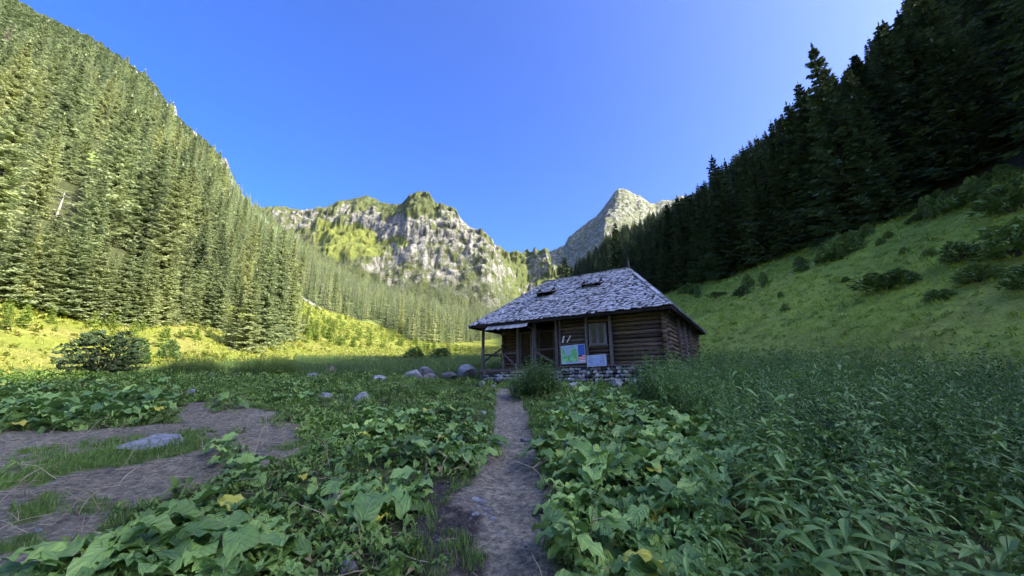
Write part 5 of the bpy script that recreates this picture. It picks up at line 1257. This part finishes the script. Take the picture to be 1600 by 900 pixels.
def bush_at(px, py, wpx, hpx, label, group=None, name='bush', cat='bush'):
    x, y, z = ground(px, py); d = float(project(np.float64(x), np.float64(y), np.float64(z))[2]); w = wpx * d / F; h = hpx * d / F
    t = thing(name, label, cat, (x, y, z - .05), (0, 0, random.uniform(0, 6.3)), group); t.scale = (w, w * .9, h * 1.05); obj('foliage', random.choice(BUSH), t); obj('stem', BST, t); return t
M['scrub'] = leafmat('dwarf_pine_needles', (.10, .14, .05), (.24, .28, .11), transl=.25)
DWARF = protos('dwarf_pine', [quads_mesh('foliage', *twiggy(880 + k, 260, .5, .8, .26, .3), M['scrub']) for k in range(3)])
X, Y, Z = DWARF_AT; n = len(X); r = np.random.default_rng(66); o = scatter('dwarf_pine_scrub', DWARF, np.stack([X, Y, Z - .3], 1), rots(n, r), np.stack([r.uniform(2.4, 5, n)] * 2 + [r.uniform(1.2, 3.2, n)], 1), r.integers(0, 3, n))
tag(o, 'green dwarf pine scrub on the crest at the upper left', 'scrub')
# broad shrub tree at the left, layered; shade is put into its dark crown colour
x, y, z = ground(155, 588); d = float(project(np.float64(x), np.float64(y), np.float64(z))[2]); w = 44 * d / F; h = 66 * d / F
t = thing('shrub_tree', 'wide dark shrub tree with layered branches standing against the sunlit meadow', 'shrub', (x, y, z - .05))
q1, t1 = twiggy(931, 3000, w, h, .27, .22, 7, .14); kk = fbm(q1[:, 0, 0] * 1.1, q1[:, 0, 2] * 1.6 + q1[:, 0, 1] * .3, 61, 2) > -.10; obj('crown', quads_mesh('crown', q1[kk], t1[kk], M['spruce_dark']), t); obj('trunk', bush_stems(5, w, h, M['bark'], 9, .06), t)
for px, py, wp, hp, lab in ((648, 563, 34, 21, 'left of two dark round bushes at the shadow edge beside the cabin'), (688, 562, 34, 19, 'right of two dark round bushes at the shadow edge beside the cabin'),
                            (262, 560, 26, 30, 'pale green young bush on the meadow right of the dark shrub tree'), (215, 568, 30, 40, 'soft conifer-like bush touching the dark shrub tree on its right'),
                            (1385, 452, 74, 30, 'widest dark juniper bush in the middle of the grassy right slope'), (1415, 442, 40, 20, 'juniper bush joined to the right side of the widest one'), (1322, 398, 44, 34, 'dark bush with a pale dead branch at the forest edge'),
                            (1322, 440, 14, 9, 'small bush left of the widest juniper'), (1228, 485, 14, 11, 'small bush low on the right slope above the cabin side'), (1220, 465, 10, 10, 'tiny bush just above the small low one'),
                            (1454, 403, 20, 16, 'compact bush above and right of the widest juniper'), (1413, 397, 14, 12, 'pale small bush left of the compact one'), (1376, 382, 14, 11, 'small bush below the forest edge, high in the slope'),
                            (1500, 410, 46, 36, 'tall dark juniper left of the large thicket at the right edge'), (1530, 440, 60, 30, 'spreading juniper below the thicket at the right edge'), (1590, 400, 90, 60, 'largest thicket of young spruce at the right edge of the picture'),
                            (1585, 330, 80, 50, 'upper thicket at the right edge under the forest'), (1520, 320, 50, 24, 'low thicket left of the upper one under the forest'), (1470, 468, 40, 18, 'flat juniper under the spreading ones at right'),
                            (1610, 450, 60, 40, 'juniper cut by the right edge of the picture'), (1195, 448, 14, 12, 'dark small bush at the upper slope left side'), (1160, 462, 24, 16, 'bush near the forest foot above the cabin roof corner')):
    bush_at(px, py, wp, hp, lab)
rb = random.Random(77)
for k in range(60):
    u = rb.random(); px = 1045 + u * 540; py = np.interp(px, [1045, 1100, 1330, 1600], [462, 470, 385, 262]) + rb.uniform(-8, 22) * (1 - .3 * u)
    q = hit1(px, py); 
    if H0(np.float64(q[0]), np.float64(q[1]))[2] < 16: continue
    bush_at(px, py, rb.uniform(10, 34), rb.uniform(8, 24), 'low dark bush in the fringe between forest and grassy right slope', 'bushes along the forest fringe')
# young spruces on the sunlit slope
SAP = [quads_mesh('crown', *spruce_crown(950 + k, Ht=3, Rb=.8, wh=11, per=6, tw=4, wf=.3, bare=.02), M['sapling']) for k in range(4)]; SAPT = trunk_me('trunk', 3, .04, M['bark'], 5)
def sap(x, y, h, label, group):
    t = thing('young_spruce', label, 'young tree', (x, y, float(Hm(x, y)) - .05), (0, 0, rb.uniform(0, 6.3)), group); s = h / 3; t.scale = (s * rb.uniform(1, 1.35), s * rb.uniform(1, 1.35), s); obj('crown', rb.choice(SAP), t); obj('trunk', SAPT, t)
def saps(poly, n, h0, h1, label, group, seed):
    r = random.Random(seed); xs = [p[0] for p in poly]; ys = [p[1] for p in poly]; c = 0
    pp = np.array([(r.uniform(min(xs), max(xs)), r.uniform(min(ys), max(ys))) for _ in range(n * 6)]); pp = pp[inpoly(pp[:, 0], pp[:, 1], poly)][:n]
    for q in hit(pp[:, 0], pp[:, 1])[0]: sap(q[0], q[1], r.uniform(h0, h1), label, group)
saps([(452, 462), (500, 484), (560, 504), (640, 530), (700, 548), (660, 553), (560, 546), (470, 535), (452, 500)], 150, 1.3, 3.2, 'young green spruce among many on the sunlit slope left of the cabin', 'young spruces on the sunlit slope', 1)
saps([(0, 470), (120, 490), (250, 515), (340, 505), (340, 540), (250, 550), (60, 520), (0, 520)], 40, .7, 1.8, 'small young conifer on the meadow below the left forest', 'young conifers below the left forest', 2)
saps([(640, 540), (735, 545), (735, 556), (650, 560)], 24, 1.0, 2.0, 'small conifer on the far meadow strip beside the cabin', 'conifers on the far meadow strip', 3)

# ------------------------------------------------------------------ thin air haze
HZ_ON = 1
if HZ_ON:
    hm, hnt, hp = newmat('thin_haze'); hnt.nodes.remove(hp); vp = N(hnt, 'ShaderNodeVolumePrincipled'); vp.inputs['Color'].default_value = (.80, .86, .95, 1); vp.inputs['Density'].default_value = .000018; vp.inputs['Anisotropy'].default_value = .3
    hnt.links.new(vp.outputs[0], hnt.nodes['Material Output'].inputs['Volume'])
    tag(obj('haze', MB().box(-1100, 2500, -420, 3350, -97, 1275).me('haze', hm)), kind='stuff')
